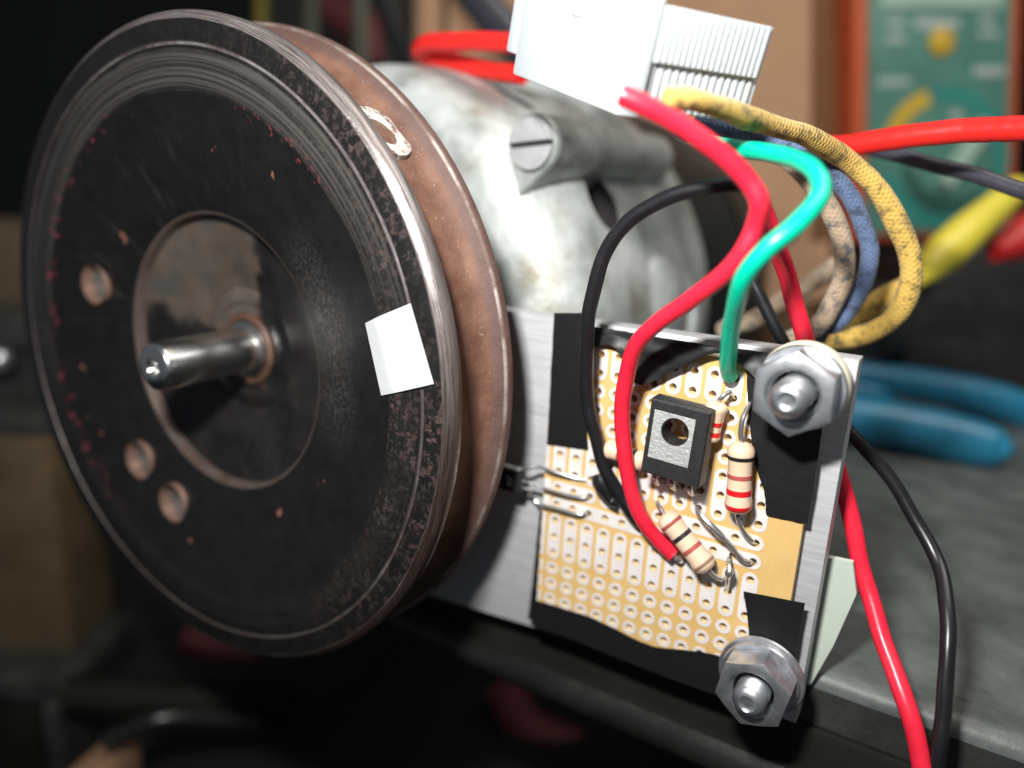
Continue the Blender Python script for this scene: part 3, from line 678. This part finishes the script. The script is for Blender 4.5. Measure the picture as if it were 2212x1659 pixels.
# ------------------------------------------------------------------ power transistor
q = [at(u, v, -5.0) for u, v in ((1401, 858), (1537, 893), (1508, 1056), (1389, 1020))]
tc = sum(q, Vector())/4; ex = ((q[1]-q[0])+(q[2]-q[3])).normalized(); ez = ((q[0]-q[3])+(q[1]-q[2])); ez = (ez-ex*ez.dot(ex)).normalized(); ey = Vector((0, 1, 0))
TW = ((q[1]-q[0]).length+(q[2]-q[3]).length)/4; TH2 = ((q[0]-q[3]).length+(q[1]-q[2]).length)/4
tr = thing('power_transistor', 'flat black transistor with grey metal tab and round mounting hole', 'transistor', (tc.x, -2.2, tc.z))
hole_c = at(1458, 933, -5.0)
def tp(x, z, y): return tc+ex*x+ez*z+Vector((0, y, 0))
hx, hz = (hole_c-tc).dot(ex), (hole_c-tc).dot(ez); HR = 1.62
def plate_with_hole(w0, w1, z0, z1, y0, y1, hr, bev=.0):
    K = 40; V = []; Fc = []; out = []; ci = []
    # rectangle samples aligned to angles from the hole
    for k in range(K):
        a = 2*math.pi*k/K; dx, dz = math.cos(a), math.sin(a); s_ = 1e9
        if dx > 1e-6: s_ = min(s_, (w1-hx)/dx)
        if dx < -1e-6: s_ = min(s_, (w0-hx)/dx)
        if dz > 1e-6: s_ = min(s_, (z1-hz)/dz)
        if dz < -1e-6: s_ = min(s_, (z0-hz)/dz)
        out.append([hx+dx*s_, hz+dz*s_]); ci.append((hx+dx*hr, hz+dz*hr))
    for cx_, cz_ in ((w0, z0), (w0, z1), (w1, z0), (w1, z1)):
        k = min(range(K), key=lambda i: (out[i][0]-cx_)**2+(out[i][1]-cz_)**2); out[k] = [cx_, cz_]
    mid = ((w0+w1)/2, (z0+z1)/2)
    sh = [[mid[0]+(x-mid[0])*(1-bev/abs(w1-w0)*2), mid[1]+(z-mid[1])*(1-bev/abs(z1-z0)*2)] for x, z in out]
    V = [tp(x, z, y0) for x, z in sh]+[tp(x, z, y0) for x, z in ci]+[tp(x, z, y1) for x, z in out]+[tp(x, z, y1) for x, z in ci]+[tp(x, z, y0+bev) for x, z in out]
    for k in range(K):
        j = (k+1) % K; Fc += [(k, j, K+j, K+k), (2*K+k, 2*K+j, 3*K+j, 3*K+k), (K+k, K+j, 3*K+j, 3*K+k), (k, j, 4*K+j, 4*K+k), (4*K+k, 4*K+j, 2*K+j, 2*K+k)]
    return V, Fc
mesh('body', plate_with_hole(-TW, TW, -TH2, TH2, 0, 2.7, HR, .22), M['plastic'], tr, 25)
mesh('mould_line', join(box(tp(0, TH2+.03, 1.0), TW*.97, .18, .05, ex, ey, ez), box(tp(0, TH2+.02, 1.7), TW*.97, .12, .05, ex, ey, ez)), M['plastic'], tr, 25)
tb = [at(u, v, -5.0) for u, v in ((1415, 884), (1504, 905), (1486, 1007), (1407, 988))]
w0 = min((tb[0]-tc).dot(ex), (tb[3]-tc).dot(ex)); w1 = max((tb[1]-tc).dot(ex), (tb[2]-tc).dot(ex)); z1 = (tb[0]-tc).dot(ez); z0 = (tb[3]-tc).dot(ez)
mesh('metal_tab', plate_with_hole(w0, w1, z0, z1, -.07, -.02, HR+.14, .02), M['tab'], tr, 25)
for i in (-1, 0, 1):
    p = tp(i*2.3, -TH2, 1.5); mesh('lead', tube([p, p+Vector((0, .2, -1.2)), p+Vector((0, 1.6, -2.2)), p+Vector((0, 3.4, -2.4))], .36, 8, 5), M['lead'], tr)

# ------------------------------------------------------------------ resistors
def resistor(lbl, a, b, r, bands, leads):
    a, b = Vector(a), Vector(b); L = (b-a).length; d = (b-a)/L
    t = thing('resistor', lbl, 'resistor', (a+b)/2+Vector((0, r, 0)), 'beige resistors on the board')
    pr = lambda h: r*(1.0 if h < .17*L or h > .83*L else .90)
    prof = [(.0, 0), (.30*r, 0), (.62*r, .02*L), (.88*r, .06*L), (r, .12*L), (r*.99, .18*L), (r*.90, .25*L), (r*.89, .5*L), (r*.90, .75*L), (r*.99, .82*L), (r, .88*L), (.88*r, .94*L), (.62*r, .98*L), (.30*r, L), (0, L)]
    body = mesh('body', lathe(prof, a, d, 32), M['resist'], t, 60)
    def rad_at(h):
        for (r1, h1), (r2, h2) in zip(prof[1:], prof[2:]):
            if h1 <= h <= h2: return r1+(r2-r1)*(h-h1)/max(1e-6, h2-h1)
        return r
    for s, w, m in bands:
        h0, h1 = s*L-w/2, s*L+w/2
        mesh('colour_band', lathe([(rad_at(h0)-.05, h0), (rad_at(h0)+.035, h0+.03), (rad_at((h0+h1)/2)+.04, (h0+h1)/2), (rad_at(h1)+.035, h1-.03), (rad_at(h1)-.05, h1)], a, d, 32), M[m], body, 60)
    for pts in leads: mesh('lead', tube(pts, .30, 10, 6), M['lead'], t)
    return t
A, B = at(1602, 955, -2.6), at(1594, 1108, -2.6)
resistor('upright beige resistor with black and red bands beside the transistor', A, B, 1.62, [(.20, .55, 'bblack'), (.46, .6, 'bbrown'), (.68, .75, 'bred'), (.90, .7, 'bred')],
         [[A, at(1600, 935, -2.7), at(1604, 905, -2.6), at(1614, 882, -1.6), at(1620, 868, .3)], [B, at(1595, 1125, -2.4), at(1608, 1150, -1.4), at(1624, 1168, -.7), at(1632, 1173, .6)]])
A, B = at(1434, 1110, -2.2), at(1532, 1232, -2.5)
resistor('slanting beige resistor lying beside the red wire\'s end', A, B, 1.55, [(.17, .5, 'bbrown'), (.40, .6, 'bblack'), (.62, .6, 'bbrown'), (.88, .45, 'bgold')],
         [[A, at(1424, 1094, -1.6), at(1419, 1085, -.6), at(1418, 1082, .6)], [B, at(1542, 1243, -2.2), at(1556, 1250, -1.6), at(1570, 1246, -.9), at(1577, 1239, .5)]])
A, B = at(1551, 868, -2.0), at(1529, 952, -1.8)
resistor('beige resistor half hidden by the transistor\'s right side', A, B, 1.35, [(.50, .6, 'bred'), (.75, .6, 'bred')],
         [[A, at(1556, 862, -2.2), at(1566, 852, -2.0), at(1578, 848, -1.2), at(1586, 858, .4)], [B, at(1526, 962, -1.4), at(1523, 975, .3)]])
A, B = at(1306, 966, -1.7), at(1396, 1000, -1.7)
resistor('beige resistor lying across, mostly hidden under the red wire and transistor', A, B, 1.35, [(.72, .5, 'bblack'), (.40, .5, 'bbrown')],
         [[A, at(1298, 962, -1.4), at(1288, 960, .4)], [B, at(1404, 1006, -1.2), at(1410, 1012, .4)]])
# jumper link, bare lead
o = mesh('jumper_wire', tube([at(1505, 1098, .6), at(1507, 1103, -1.2), at(1525, 1125, -2.0), at(1550, 1150, -2.0), at(1575, 1175, -1.6), at(1600, 1205, -1.0), at(1618, 1214, -.6), at(1626, 1211, .6)], lambda t: .44 if .15 < t < .5 else .34, 10, 8), M['lead'])
tag(o, 'shiny bare jumper wire bridging pads below the transistor', 'wire')
o = mesh('cut_lead', tube([at(1572, 1275, .6), at(1571, 1262, -1.4), at(1573, 1245, -2.4), at(1576, 1232, -2.6), at(1574, 1212, -1.8), at(1575, 1200, .5)], lambda t: .30+.22*math.exp(-((t-.52)/.12)**2), 10, 8), M['lead'])
tag(o, 'bare soldered lead stub at the slanting resistor\'s lower end', 'wire')

# ------------------------------------------------------------------ hall sensor with three leads, at the board's left edge
hs = thing('hall_sensor', 'tiny black three-lead sensor reaching from the board towards the flywheel rim', 'sensor', at(1100, 1035, -1.0))
c = at(1103, 1034, -1.6)
mesh('body', box(c, 2.1, .8, 1.75, bev=.25), M['plastic'], hs, 30)
mesh('top_face', box(c+Vector((-.2, -.05, 1.82)), 1.7, .6, .1), M['pale'], hs, 30)
mesh('marking', join(*[box(c+Vector((dx, -.82, dz)), .22, .01, .18) for dx, dz in ((.1, .5), (.55, .2), (.2, -.1), (.6, -.45), (.15, -.6))]), M['print'], hs, 0)
for pts in ([(1122, 1018), (1140, 1012), (1165, 1008), (1200, 1020), (1240, 1031), (1275, 1040)], [(1122, 1037), (1145, 1043), (1172, 1054), (1215, 1067), (1262, 1075), (1273, 1070)], [(1122, 1054), (1140, 1057), (1152, 1073), (1165, 1088), (1200, 1098), (1245, 1110), (1262, 1110), (1271, 1106)]):
    n = len(pts); ys = [-1.5]*2+[-1.0]*(n-4)+[-.55, .3]
    mesh('lead', tube([at(u, v, y) for (u, v), y in zip(pts, ys)], .27, 8, 6), M['lead'], hs)
# blob of tape on the black wire's splice
o = mesh('tape_wrap', tube([at(1294, 1024, -1.4), at(1302, 1050, -1.7), at(1318, 1078, -1.5), at(1330, 1082, -1.2)], lambda t: 1.0+.25*math.sin(t*7), 9, 6), M['tape'])
tag(o, 'torn scrap of black tape wrapped at the black wire\'s splice', 'tape')

# ================================================================== WIRES
def wire(name, lbl, pts, r, m, cat='wire', n=16, bare=False):
    P = spline([at(u, v, y) for u, v, y in pts], 6); sd = len(lbl)*1.7
    for i, p in enumerate(P[1:-1]):          # hand-bent wire is never a perfect curve
        q_ = p*.16; P[i+1] = p+Vector((mnoise.noise(q_+Vector((sd, 0, 0))), mnoise.noise(q_+Vector((0, sd, 0))), mnoise.noise(q_+Vector((0, 0, sd)))))*.28
    r0 = r if callable(r) else (lambda t: r); rf = lambda t: r0(t)*(1+.035*mnoise.noise(Vector((t*23, sd, 0))))
    o = tag(mesh(name, tube(P, rf, n, 3), M[m], smooth=80), lbl, cat)
    if bare:
        e = P[-1]; d = (P[-1]-P[-2]).normalized()
        mesh('bare_conductor', tube([e-d*.5, e+d*.6, e+d*1.1+Vector((0, .5, 0)), Vector((e.x+d.x*1.5, .8, e.z+d.z*1.5))], r0(1)*.45, 10, 5), M['lead'], o)
    return o
wire('red_wire', 'crimson wire curving from the white connector down onto the board', [(1343, 206, -19), (1400, 232, -18), (1480, 274, -16), (1560, 332, -14), (1612, 385, -12.5), (1640, 436, -12), (1632, 490, -11), (1602, 548, -11), (1550, 604, -10), (1480, 656, -9), (1412, 705, -8), (1372, 752, -7), (1352, 820, -5.5), (1345, 900, -4.6), (1350, 980, -4), (1364, 1060, -3.4), (1395, 1130, -2.4), (1424, 1168, -1.6), (1456, 1200, -1.0)], 1.02, 'wred', bare=True)
wire('green_wire', 'green wire arching from behind the red wire to the board\'s top', [(1470, 286, 2), (1530, 306, 2), (1590, 320, 0), (1645, 325, -2), (1705, 338, -4), (1756, 366, -7), (1776, 402, -9), (1762, 442, -11), (1718, 490, -13), (1660, 535, -14), (1614, 590, -13.5), (1592, 650, -11), (1578, 720, -7), (1573, 780, -3.2), (1577, 812, -.9)], .98, 'wgreen', bare=True)
wire('black_wire', 'thin black wire looping in front of the motor down onto the board', [(1622, 398, -6), (1570, 400, -6), (1510, 408, -6), (1450, 422, -6), (1395, 450, -6), (1348, 488, -6), (1312, 535, -6), (1290, 590, -6), (1277, 650, -5.6), (1268, 720, -5), (1265, 790, -4.2), (1269, 860, -3.6), (1281, 930, -3.0), (1300, 1000, -2.4), (1325, 1046, -2.0), (1352, 1085, -1.6), (1384, 1130, -.9)], .90, 'wblack', bare=True)
wire('red_wire', 'red wire passing behind the plate and hanging down at lower right', [(1600, 370, -2), (1632, 420, -1), (1660, 480, 2), (1690, 570, 5), (1715, 645, 7), (1735, 712, 8), (1750, 790, 8.6), (1775, 900, 9.2), (1806, 1010, 9.4), (1835, 1110, 9.2), (1862, 1230, 8.2), (1895, 1340, 6.0), (1935, 1460, 2.5), (1972, 1565, 0), (1998, 1690, -1.5)], 1.10, 'wred')
wire('black_wire', 'long dark wire bending down over the machine bed at lower right', [(1600, 560, 14), (1640, 640, 14), (1690, 735, 14), (1745, 820, 14), (1800, 893, 15), (1860, 962, 15), (1920, 1035, 15), (1980, 1128, 14), (2020, 1205, 12), (2040, 1270, 9), (2048, 1370, 5), (2040, 1490, 2), (2030, 1600, 0), (2022, 1700, -1)], .88, 'wblack')
wire('red_lead', 'thick red lead running off the right edge above the yellow clip', [(1700, 300, 34), (1800, 316, 32), (1900, 305, 30), (2050, 285, 28), (2150, 278, 26), (2260, 272, 24)], 1.55, 'wredb')
wire('black_lead', 'dark lead running off the right edge below the red lead', [(1850, 312, 46), (1920, 330, 44), (2000, 350, 42), (2090, 374, 40), (2180, 400, 38), (2260, 430, 36)], 1.1, 'wgrey')
wire('red_lead', 'bright red lead looping out at the white connector\'s left end', [(1180, 96, 22), (1090, 91, 22), (1000, 90, 22), (940, 90, 22), (917, 97, 23), (908, 110, 25), (922, 120, 27), (960, 128, 28), (1020, 146, 28), (1070, 154, 28), (1130, 162, 27)], 1.55, 'wredb')
wire('yellow_cable', 'yellow braided cable arching outermost behind the green wire', [(1440, 212, -16), (1500, 216, -13), (1560, 234, -8), (1640, 262, 1), (1740, 294, 11), (1825, 343, 20), (1905, 420, 24), (1954, 520, 26), (1968, 600, 27), (1944, 670, 28), (1895, 712, 28), (1840, 730, 28), (1780, 735, 26)], lambda t: 1.05+.4*min(1, t*1.8)+.07*math.sin(t*37), 'yel', 'cable')
wire('yellow_cable', 'short yellow braided cable crossing inside the outer yellow loop', [(1968, 618, 40), (1920, 640, 40), (1880, 665, 39), (1840, 695, 38), (1800, 715, 36)], 1.85, 'yel', 'cable')
wire('blue_cable', 'blue braided cable looping between the yellow and tan cables', [(1500, 262, 14), (1600, 286, 15), (1690, 312, 17), (1770, 355, 20), (1835, 425, 23), (1868, 500, 25), (1878, 560, 26), (1862, 625, 27), (1822, 685, 27), (1760, 730, 26)], 1.2, 'blu', 'cable')
wire('tan_cable', 'tan braided cable forming the innermost loop behind the green wire', [(1520, 262, 18), (1600, 284, 19), (1670, 318, 20), (1745, 385, 22), (1795, 460, 23), (1820, 530, 24), (1822, 600, 24), (1795, 665, 24), (1762, 710, 23), (1700, 738, 22)], 1.35, 'tan', 'cable')
wire('tan_cable', 'thin tan braided cable slanting behind the red wires', [(1830, 550, 48), (1770, 600, 46), (1700, 645, 42), (1630, 690, 36), (1560, 715, 30)], 1.5, 'tan', 'cable')

# ================================================================== WHITE CONNECTOR
Uw = Vector(right); Dw = Vector(down); Fw = Vector(fwd)
O = dep(1334, 250, 79)                      # lower right corner of its near end
n_ = dep(1106, 160, 98)-O; NL = n_.length; n_.normalize()   # along the near end, to the left and away
b_ = dep(1391, 0, 74)-O; b_ = (b_-n_*b_.dot(n_)).normalized()
a_ = n_.cross(b_)
if a_.dot(Fw) < 0: a_ = -a_
cn = thing('wire_connector', 'white nylon plug connector with ribbed side lying above the motor', 'connector', O)
def cb(a0, a1, b0, b1, n0, n1, bev=.25): return box(O+a_*(a0+a1)/2+b_*(b0+b1)/2+n_*(n0+n1)/2, abs(a1-a0)/2, abs(b1-b0)/2, abs(n1-n0)/2, a_, b_, n_, bev)
mesh('receptacle', cb(0, 2.8, 0, 15.5, 0, NL, .4), M['nylon'], cn, 40)
mesh('rear_collar', cb(.4, 2.6, 2.3, 11.0, NL-.1, NL+3.6, .35), M['nylon'], cn, 40)
mesh('latch', cb(-.25, .2, 8.2, 13.0, NL*.40, NL*.52, .2), M['nylon'], cn, 40)
mesh('plug', cb(2.7, 18.0, 5.4, 10.9, .28, NL-4.2, .3), M['nylon'], cn, 40)
mesh('plug_skirt', cb(2.7, 18.6, .7, 5.5, .95, NL-4.8, .3), M['nylon'], cn, 40)
for i in range(18): mesh('rib', cb(3.3+i*.80, 3.78+i*.80, 5.6, 10.8, .03, .5, .1), M['nylon'], cn, 40)
for i in range(14): mesh('skirt_rib', cb(3.4+i*1.05, 3.95+i*1.05, .9, 5.3, .7, 1.2, .1), M['nylon'], cn, 40)

# ================================================================== BACKGROUND THINGS
# black strap behind the connector
o = mesh('black_cable', tube([dep(780, -330, 196), dep(900, -170, 193), dep(1060, 30, 188), dep(1130, 110, 186), dep(1210, 190, 184)], 4.6, 14, 6), M['wgrey']); tag(o, 'thick dark cable slanting behind the white connector\'s left end', 'cable')
# cardboard carton
cb_t = thing('cardboard_box', 'brown cardboard box standing behind the motor and cables', 'box', dep(1330, 720, 252))
def quad(px, D, thick):
    P = [dep(u, v, D if not isinstance(D, (list, tuple)) else D[i]) for i, (u, v) in enumerate(px)]; nrm = (P[1]-P[0]).cross(P[2]-P[0]).normalized()
    if nrm.dot(Fw) < 0: nrm = -nrm
    return prism(P, nrm*thick)
mesh('front_panel', quad([(965, -120), (1752, -120), (1748, 800), (975, 800)], 250, 2.5), M['card'], cb_t, 0)
mesh('side_panel', quad([(1754, -120), (1862, -120), (1850, 800), (1750, 800)], [250.4, 285, 285, 250.4], 2.5), M['cardd'], cb_t, 0)
mesh('curled_flap', tube([dep(928, -140, 254), dep(926, 60, 254), dep(932, 240, 254), dep(944, 330, 254)], 5.2, 16, 8), M['card'], cb_t, 60)
mesh('bottom_flap', quad([(1560, 560), (1790, 520), (1800, 640), (1570, 690)], [238, 236, 222, 224], 2.0), M['card'], cb_t, 0)
# multimeter
DM = 262; mm_ = thing('multimeter', 'green multimeter in orange holster at the upper right', 'multimeter', dep(2040, 505, DM))
mo = dep(2030, 250, DM); mu = Uw.copy(); md_ = (Dw*.985+Fw*.10+Uw*.035).normalized(); mu = (mu-md_*mu.dot(md_)+Fw*.12).normalized(); mu = (mu-md_*mu.dot(md_)).normalized(); mn = mu.cross(md_); 
if mn.dot(Fw) < 0: mn = -mn
k_ = DM/F
def mp(u, v, n=0): return mo+mu*((u-2030)*k_)+md_*((v-250)*k_)+mn*n
def mbox(u0, u1, v0, v1, n0, n1, bev=0): return box(mp((u0+u1)/2, (v0+v1)/2, (n0+n1)/2), (u1-u0)/2*k_, (v1-v0)/2*k_, abs(n1-n0)/2, mu, md_, mn, bev)
mesh('holster', mbox(1838, 2222, -140, 512, 1.5, 26, 1.5), M['orange'], mm_, 40)
mesh('case', mbox(1866, 2196, -140, 498, 0, 20, 1.2), M['green'], mm_, 40)
mesh('display_window', mbox(1892, 2170, -130, 28, -.6, .4, .3), M['lcd'], mm_, 40)
mesh('select_button', lathe([(4.6, 0), (4.5, 1.0), (3.8, 1.4), (0, 1.5)], mp(2028, 98), -mn, 28), M['dyel'], mm_, 40)
for u0, u1, v0, v1 in ((1970, 2070, 48, 68), (1905, 1945, 52, 66), (1905, 1945, 84, 98), (2118, 2150, 42, 56), (2115, 2165, 72, 84), (1885, 1960, 172, 186), (2108, 2182, 148, 166)):
    mesh('panel_print', mbox(u0, u1, v0, v1, -.12, -.02), M['print'], mm_, 0)
def arc(c, r0, r1, a0, a1, m):
    V = []; N = 20
    for k in range(N+1):
        a = math.radians(a0+(a1-a0)*k/N)
        for r in (r0, r1): V.append(mp(c[0]+r*math.cos(a), c[1]-r*math.sin(a), -.12))
    Fc = [(2*k, 2*k+1, 2*k+3, 2*k+2) for k in range(N)]; n = len(V)
    V2 = V+[v+mn*.1 for v in V]; Fc = Fc+[tuple(n+i for i in f) for f in Fc]+[(2*k, 2*k+2, n+2*k+2, n+2*k) for k in range(N)]+[(2*k+1, 2*k+3, n+2*k+3, n+2*k+1) for k in range(N)]
    mesh('dial_band', (V2, Fc), M[m], mm_, 0)
arc((2045, 340), 118, 152, 108, 165, 'dyel'); arc((2045, 340), 118, 152, -40, 100, 'teal'); arc((2045, 340), 118, 152, 195, 300, 'teal')
kn = mesh('rotary_knob', lathe([(15.5, 0), (15.2, 3.5), (14, 4.6), (0, 4.8)], mp(2045, 345), -mn, 40), M['green'], mm_, 40)
mesh('knob_grip', box(mp(2062, 340, -6.0), 2.6, 12.5, 2.0, (mu*.8+md_*.6).normalized(), (md_*.8-mu*.6).normalized(), mn, .6), M['lcd'], kn, 40)
mesh('knob_dot', lathe([(2.0, 4.85), (1.8, 5.3), (0, 5.4)], mp(2045, 258), -mn, 20), M['print'], kn, 40)
# alligator clip boots
def boot(nm, lbl, pts, D, m, rs):
    P = [dep(u, v, D+i*2) for i, (u, v) in enumerate(pts)]
    def r(t):
        x = t*(len(rs)-1); i = min(int(x), len(rs)-2); return rs[i]+(rs[i+1]-rs[i])*(x-i)
    return tag(mesh(nm, tube(P, r, 20, 8), M[m], smooth=70), lbl, 'clip')
boot('clip_boot', 'yellow vinyl alligator clip boot at the right edge', [(1978, 612), (2010, 575), (2060, 528), (2110, 482), (2160, 440), (2200, 405)], 176, 'boot', [1.2, 3.4, 4.7, 4.6, 4.0, 3.6, 3.0])
boot('clip_boot', 'red vinyl clip boot at the right edge below the yellow one', [(2150, 545), (2190, 525), (2230, 500), (2290, 470)], 190, 'rboot', [2.5, 4.4, 5.5, 5.0])
boot('clip_jaw', 'dull metal jaw below the yellow clip boot', [(1940, 640), (1990, 632), (2050, 640), (2090, 660)], 186, 'viseg', [1.5, 2.5, 2.4, 1.2])
# pliers
pl_t = thing('pliers', 'blue-handled pliers lying on the machine bed behind the plate', 'pliers', dep(1990, 1000, 186))
def handle(pts, D0, D1, rs, flat):
    n = len(pts); P = spline([dep(u, v, D0+(D1-D0)*i/(n-1)) for i, (u, v) in enumerate(pts)], 8); m_ = len(P); V = []; K = 18; Fc = []
    for i, p in enumerate(P):
        t_ = (P[min(i+1, m_-1)]-P[max(i-1, 0)]).normalized(); up = Vector((0, 0, 1)); s_ = t_.cross(up).normalized(); w_ = s_.cross(t_)
        x = i/(m_-1)*(len(rs)-1); j = min(int(x), len(rs)-2); r = rs[j]+(rs[j+1]-rs[j])*(x-j)
        for k in range(K): a = 2*math.pi*k/K; V.append(p+s_*r*flat*math.cos(a)+w_*r*math.sin(a))
    for i in range(m_-1):
        for k in range(K): Fc.append((i*K+k, i*K+(k+1) % K, (i+1)*K+(k+1) % K, (i+1)*K+k))
    Fc += [tuple(range(K)), tuple((m_-1)*K+k for k in range(K))]
    return V, Fc
mesh('handle', handle([(1700, 868), (1800, 893), (1900, 912), (2000, 932), (2090, 952), (2150, 967), (2186, 977)], 196, 178, [4.6, 5.2, 5.6, 5.9, 6.0, 5.6, 4.6, 1.2], 1.0), M['grip'], pl_t, 70)
mesh('handle', handle([(1700, 790), (1800, 806), (1900, 820), (2000, 835), (2090, 852), (2170, 872), (2260, 905)], 226, 216, [3.4, 4.0, 4.6, 5.0, 5.2, 5.2, 4.8], .9), M['grip'], pl_t, 70)
mesh('handle_web', handle([(1800, 850), (1850, 852), (1900, 858), (1930, 864)], 212, 206, [3.0, 4.0, 3.4, 1.0], .8), M['grip'], pl_t, 70)
mesh('pivot', box(dep(1640, 830, 215), 16, 5, 8, Uw, Fw, Dw, 1.5), M['viseg'], pl_t, 40)
# dark clutter right of the cables
o = mesh('black_case', box(dep(2130, 700, 250), 34, 14, 24, Uw, Fw, Dw, 2.0), M['black'], base=dep(2130, 860, 250)); tag(o, 'black plastic case behind the pliers at the right edge', 'case')
o = mesh('black_case', box(dep(1950, 760, 262), 34, 14, 14, Uw, Fw, Dw, 2.0), M['black'], base=dep(1950, 850, 262)); tag(o, 'low black case behind the pliers and the cable loops', 'case')
o = mesh('grey_cylinder', lathe([(0, -9), (5.4, -9), (6.2, -8), (6.2, 8), (5.6, 9.5), (0, 9.8)], dep(1912, 690, 222), (0, 0, 1), 30), M['viseg'], smooth=40); tag(o, 'small grey cylinder standing behind the yellow cable loop', 'cylinder')
# pale wedge added as stand-in for a bright bit of the bed casting
Yp = 5.9
o = mesh('pale_wedge', prism([at(u, v, Yp) for u, v in ((1790, 1205), (1842, 1216), (1850, 1284), (1800, 1395), (1752, 1478), (1700, 1478), (1700, 1300))], (0, .9, 0)), M['pale'], smooth=0); tag(o, 'pale green plastic wedge showing past the plate\'s right edge', 'wedge')

# rods and strips on the far shelf, above the wheel
for nm, lbl, u0, u1, D, m in (('olive_rod', 'olive grey upright rod above the flywheel, nearer to it', 657, 690, 330, 'olive'), ('olive_rod', 'olive grey upright rod just left of the cardboard box', 762, 797, 322, 'olive'), ('yellow_strip', 'mustard yellow upright strip above the flywheel\'s top', 552, 578, 335, 'gyel')):
    r = (u1-u0)/2*D/F; u = (u0+u1)/2
    o = mesh(nm, tube([dep(u, -260, D), dep(u, 60, D), dep(u+6, 330, D)], r, 14, 6), M[m]); tag(o, lbl, 'rod' if 'rod' in nm else 'strip')
o = mesh('dull_pouch', tube([dep(700, 10, 345), dep(740, 30, 345), dep(780, 60, 345), dep(800, 140, 345)], lambda t: 5+4*math.sin(t*3), 14, 6), M['pink']); tag(o, 'dull reddish pouch between the two olive rods', 'pouch')
o = mesh('black_strap', tube([dep(690, -380, 296), dep(760, -180, 292), dep(845, 40, 288), dep(880, 130, 286), dep(905, 240, 284)], 4.6, 12, 6), M['black']); tag(o, 'black strap hanging at the cardboard box\'s left side', 'strap')
o = mesh('shelf_panel', quad([(560, -300), (880, -300), (880, 420), (560, 420)], 352, 3), M['iron'], smooth=0); tag(o, 'dim grey panel behind the two olive rods', 'panel')

# vise at the left edge
vi = thing('bench_vise', 'dark steel vise with tan block at the far left edge', 'vise', dep(40, 1480, 195))
def vb(u0, u1, v0, v1, D, dep_mm, m, nm, bev=.8):
    k = D/F; c = dep((u0+u1)/2, (v0+v1)/2, D)+Fw*dep_mm/2
    zz_ = Vector((0, 0, -1)); xx = (Uw-zz_*Uw.dot(zz_)).normalized(); yy_ = xx.cross(zz_)
    return mesh(nm, box(c, (u1-u0)/2*k, dep_mm/2, (v1-v0)/2*k, xx, yy_, zz_, bev), M[m], vi, 40)
vb(-260, 66, 452, 640, 215, 30, 'wood', 'upper_block'); vb(-260, 90, 645, 720, 200, 30, 'viseg', 'upper_jaw'); vb(-260, 96, 722, 850, 206, 30, 'iron', 'screw_housing')
vb(-260, 104, 855, 905, 200, 30, 'viseg', 'ledge'); vb(-260, 128, 910, 1428, 205, 24, 'wood', 'wood_block'); vb(-260, 150, 1432, 1482, 200, 34, 'iron', 'base_ledge')
vb(-260, 92, 1490, 1760, 205, 20, 'dark', 'left_panel'); vb(100, 140, 1490, 1760, 203, 20, 'iron', 'post')
mesh('screw_ball', lathe([(0, -3.2), (1.6, -2.9), (2.8, -1.6), (3.2, 0), (2.8, 1.6), (1.6, 2.9), (0, 3.2)], dep(-2, 778, 194), (0, 0, 1), 32), M['zinc'], vi, 80)
o = mesh('steel_bar', tube([dep(150, 1500, 200), dep(320, 1508, 202), dep(520, 1520, 206), dep(640, 1530, 210)], 5.2, 20, 6), M['dark']); tag(o, 'dark round steel bar lying across the lower left', 'bar')
o = mesh('steel_rod', tube([dep(235, 1600, 188), dep(290, 1577, 188), dep(335, 1555, 188), dep(420, 1548, 192), dep(560, 1556, 200)], 2.6, 16, 6), M['lip']); tag(o, 'thin shiny bent rod below the dark bar at lower left', 'rod')
o = mesh('peach_block', box(dep(225, 1690, 190), 5, 10, 7, Uw, Fw, Dw, 2.0), M['peach']); tag(o, 'small peach wooden block at the bottom left edge', 'block')
# floor clutter under the machine bed
for nm, lbl, pts, D, r, m, cat in (
    ('orange_tube', 'orange-red plastic tube in the dark below the flywheel', [(560, 1720), (660, 1680), (740, 1610), (800, 1560)], 260, 7, 'flame', 'tube'),
    ('grey_rag', 'grey rag in the dark below the machine bed', [(720, 1720), (800, 1650), (880, 1640), (960, 1700)], 270, 13, 'grime', 'rag'),
    ('pink_hose', 'dull pink hose curving below the machine bed\'s rail', [(1090, 1480), (1130, 1560), (1200, 1600), (1300, 1630), (1420, 1660)], 240, 6, 'pink', 'hose'),
    ('dark_red_handle', 'dark red handle barely visible under the flywheel\'s bottom edge', [(400, 1380), (470, 1400), (560, 1410)], 270, 5, 'pink', 'handle')):
    o = mesh(nm, tube([dep(u, v, D) for u, v in pts], r, 14, 8), M[m]); tag(o, lbl, cat)
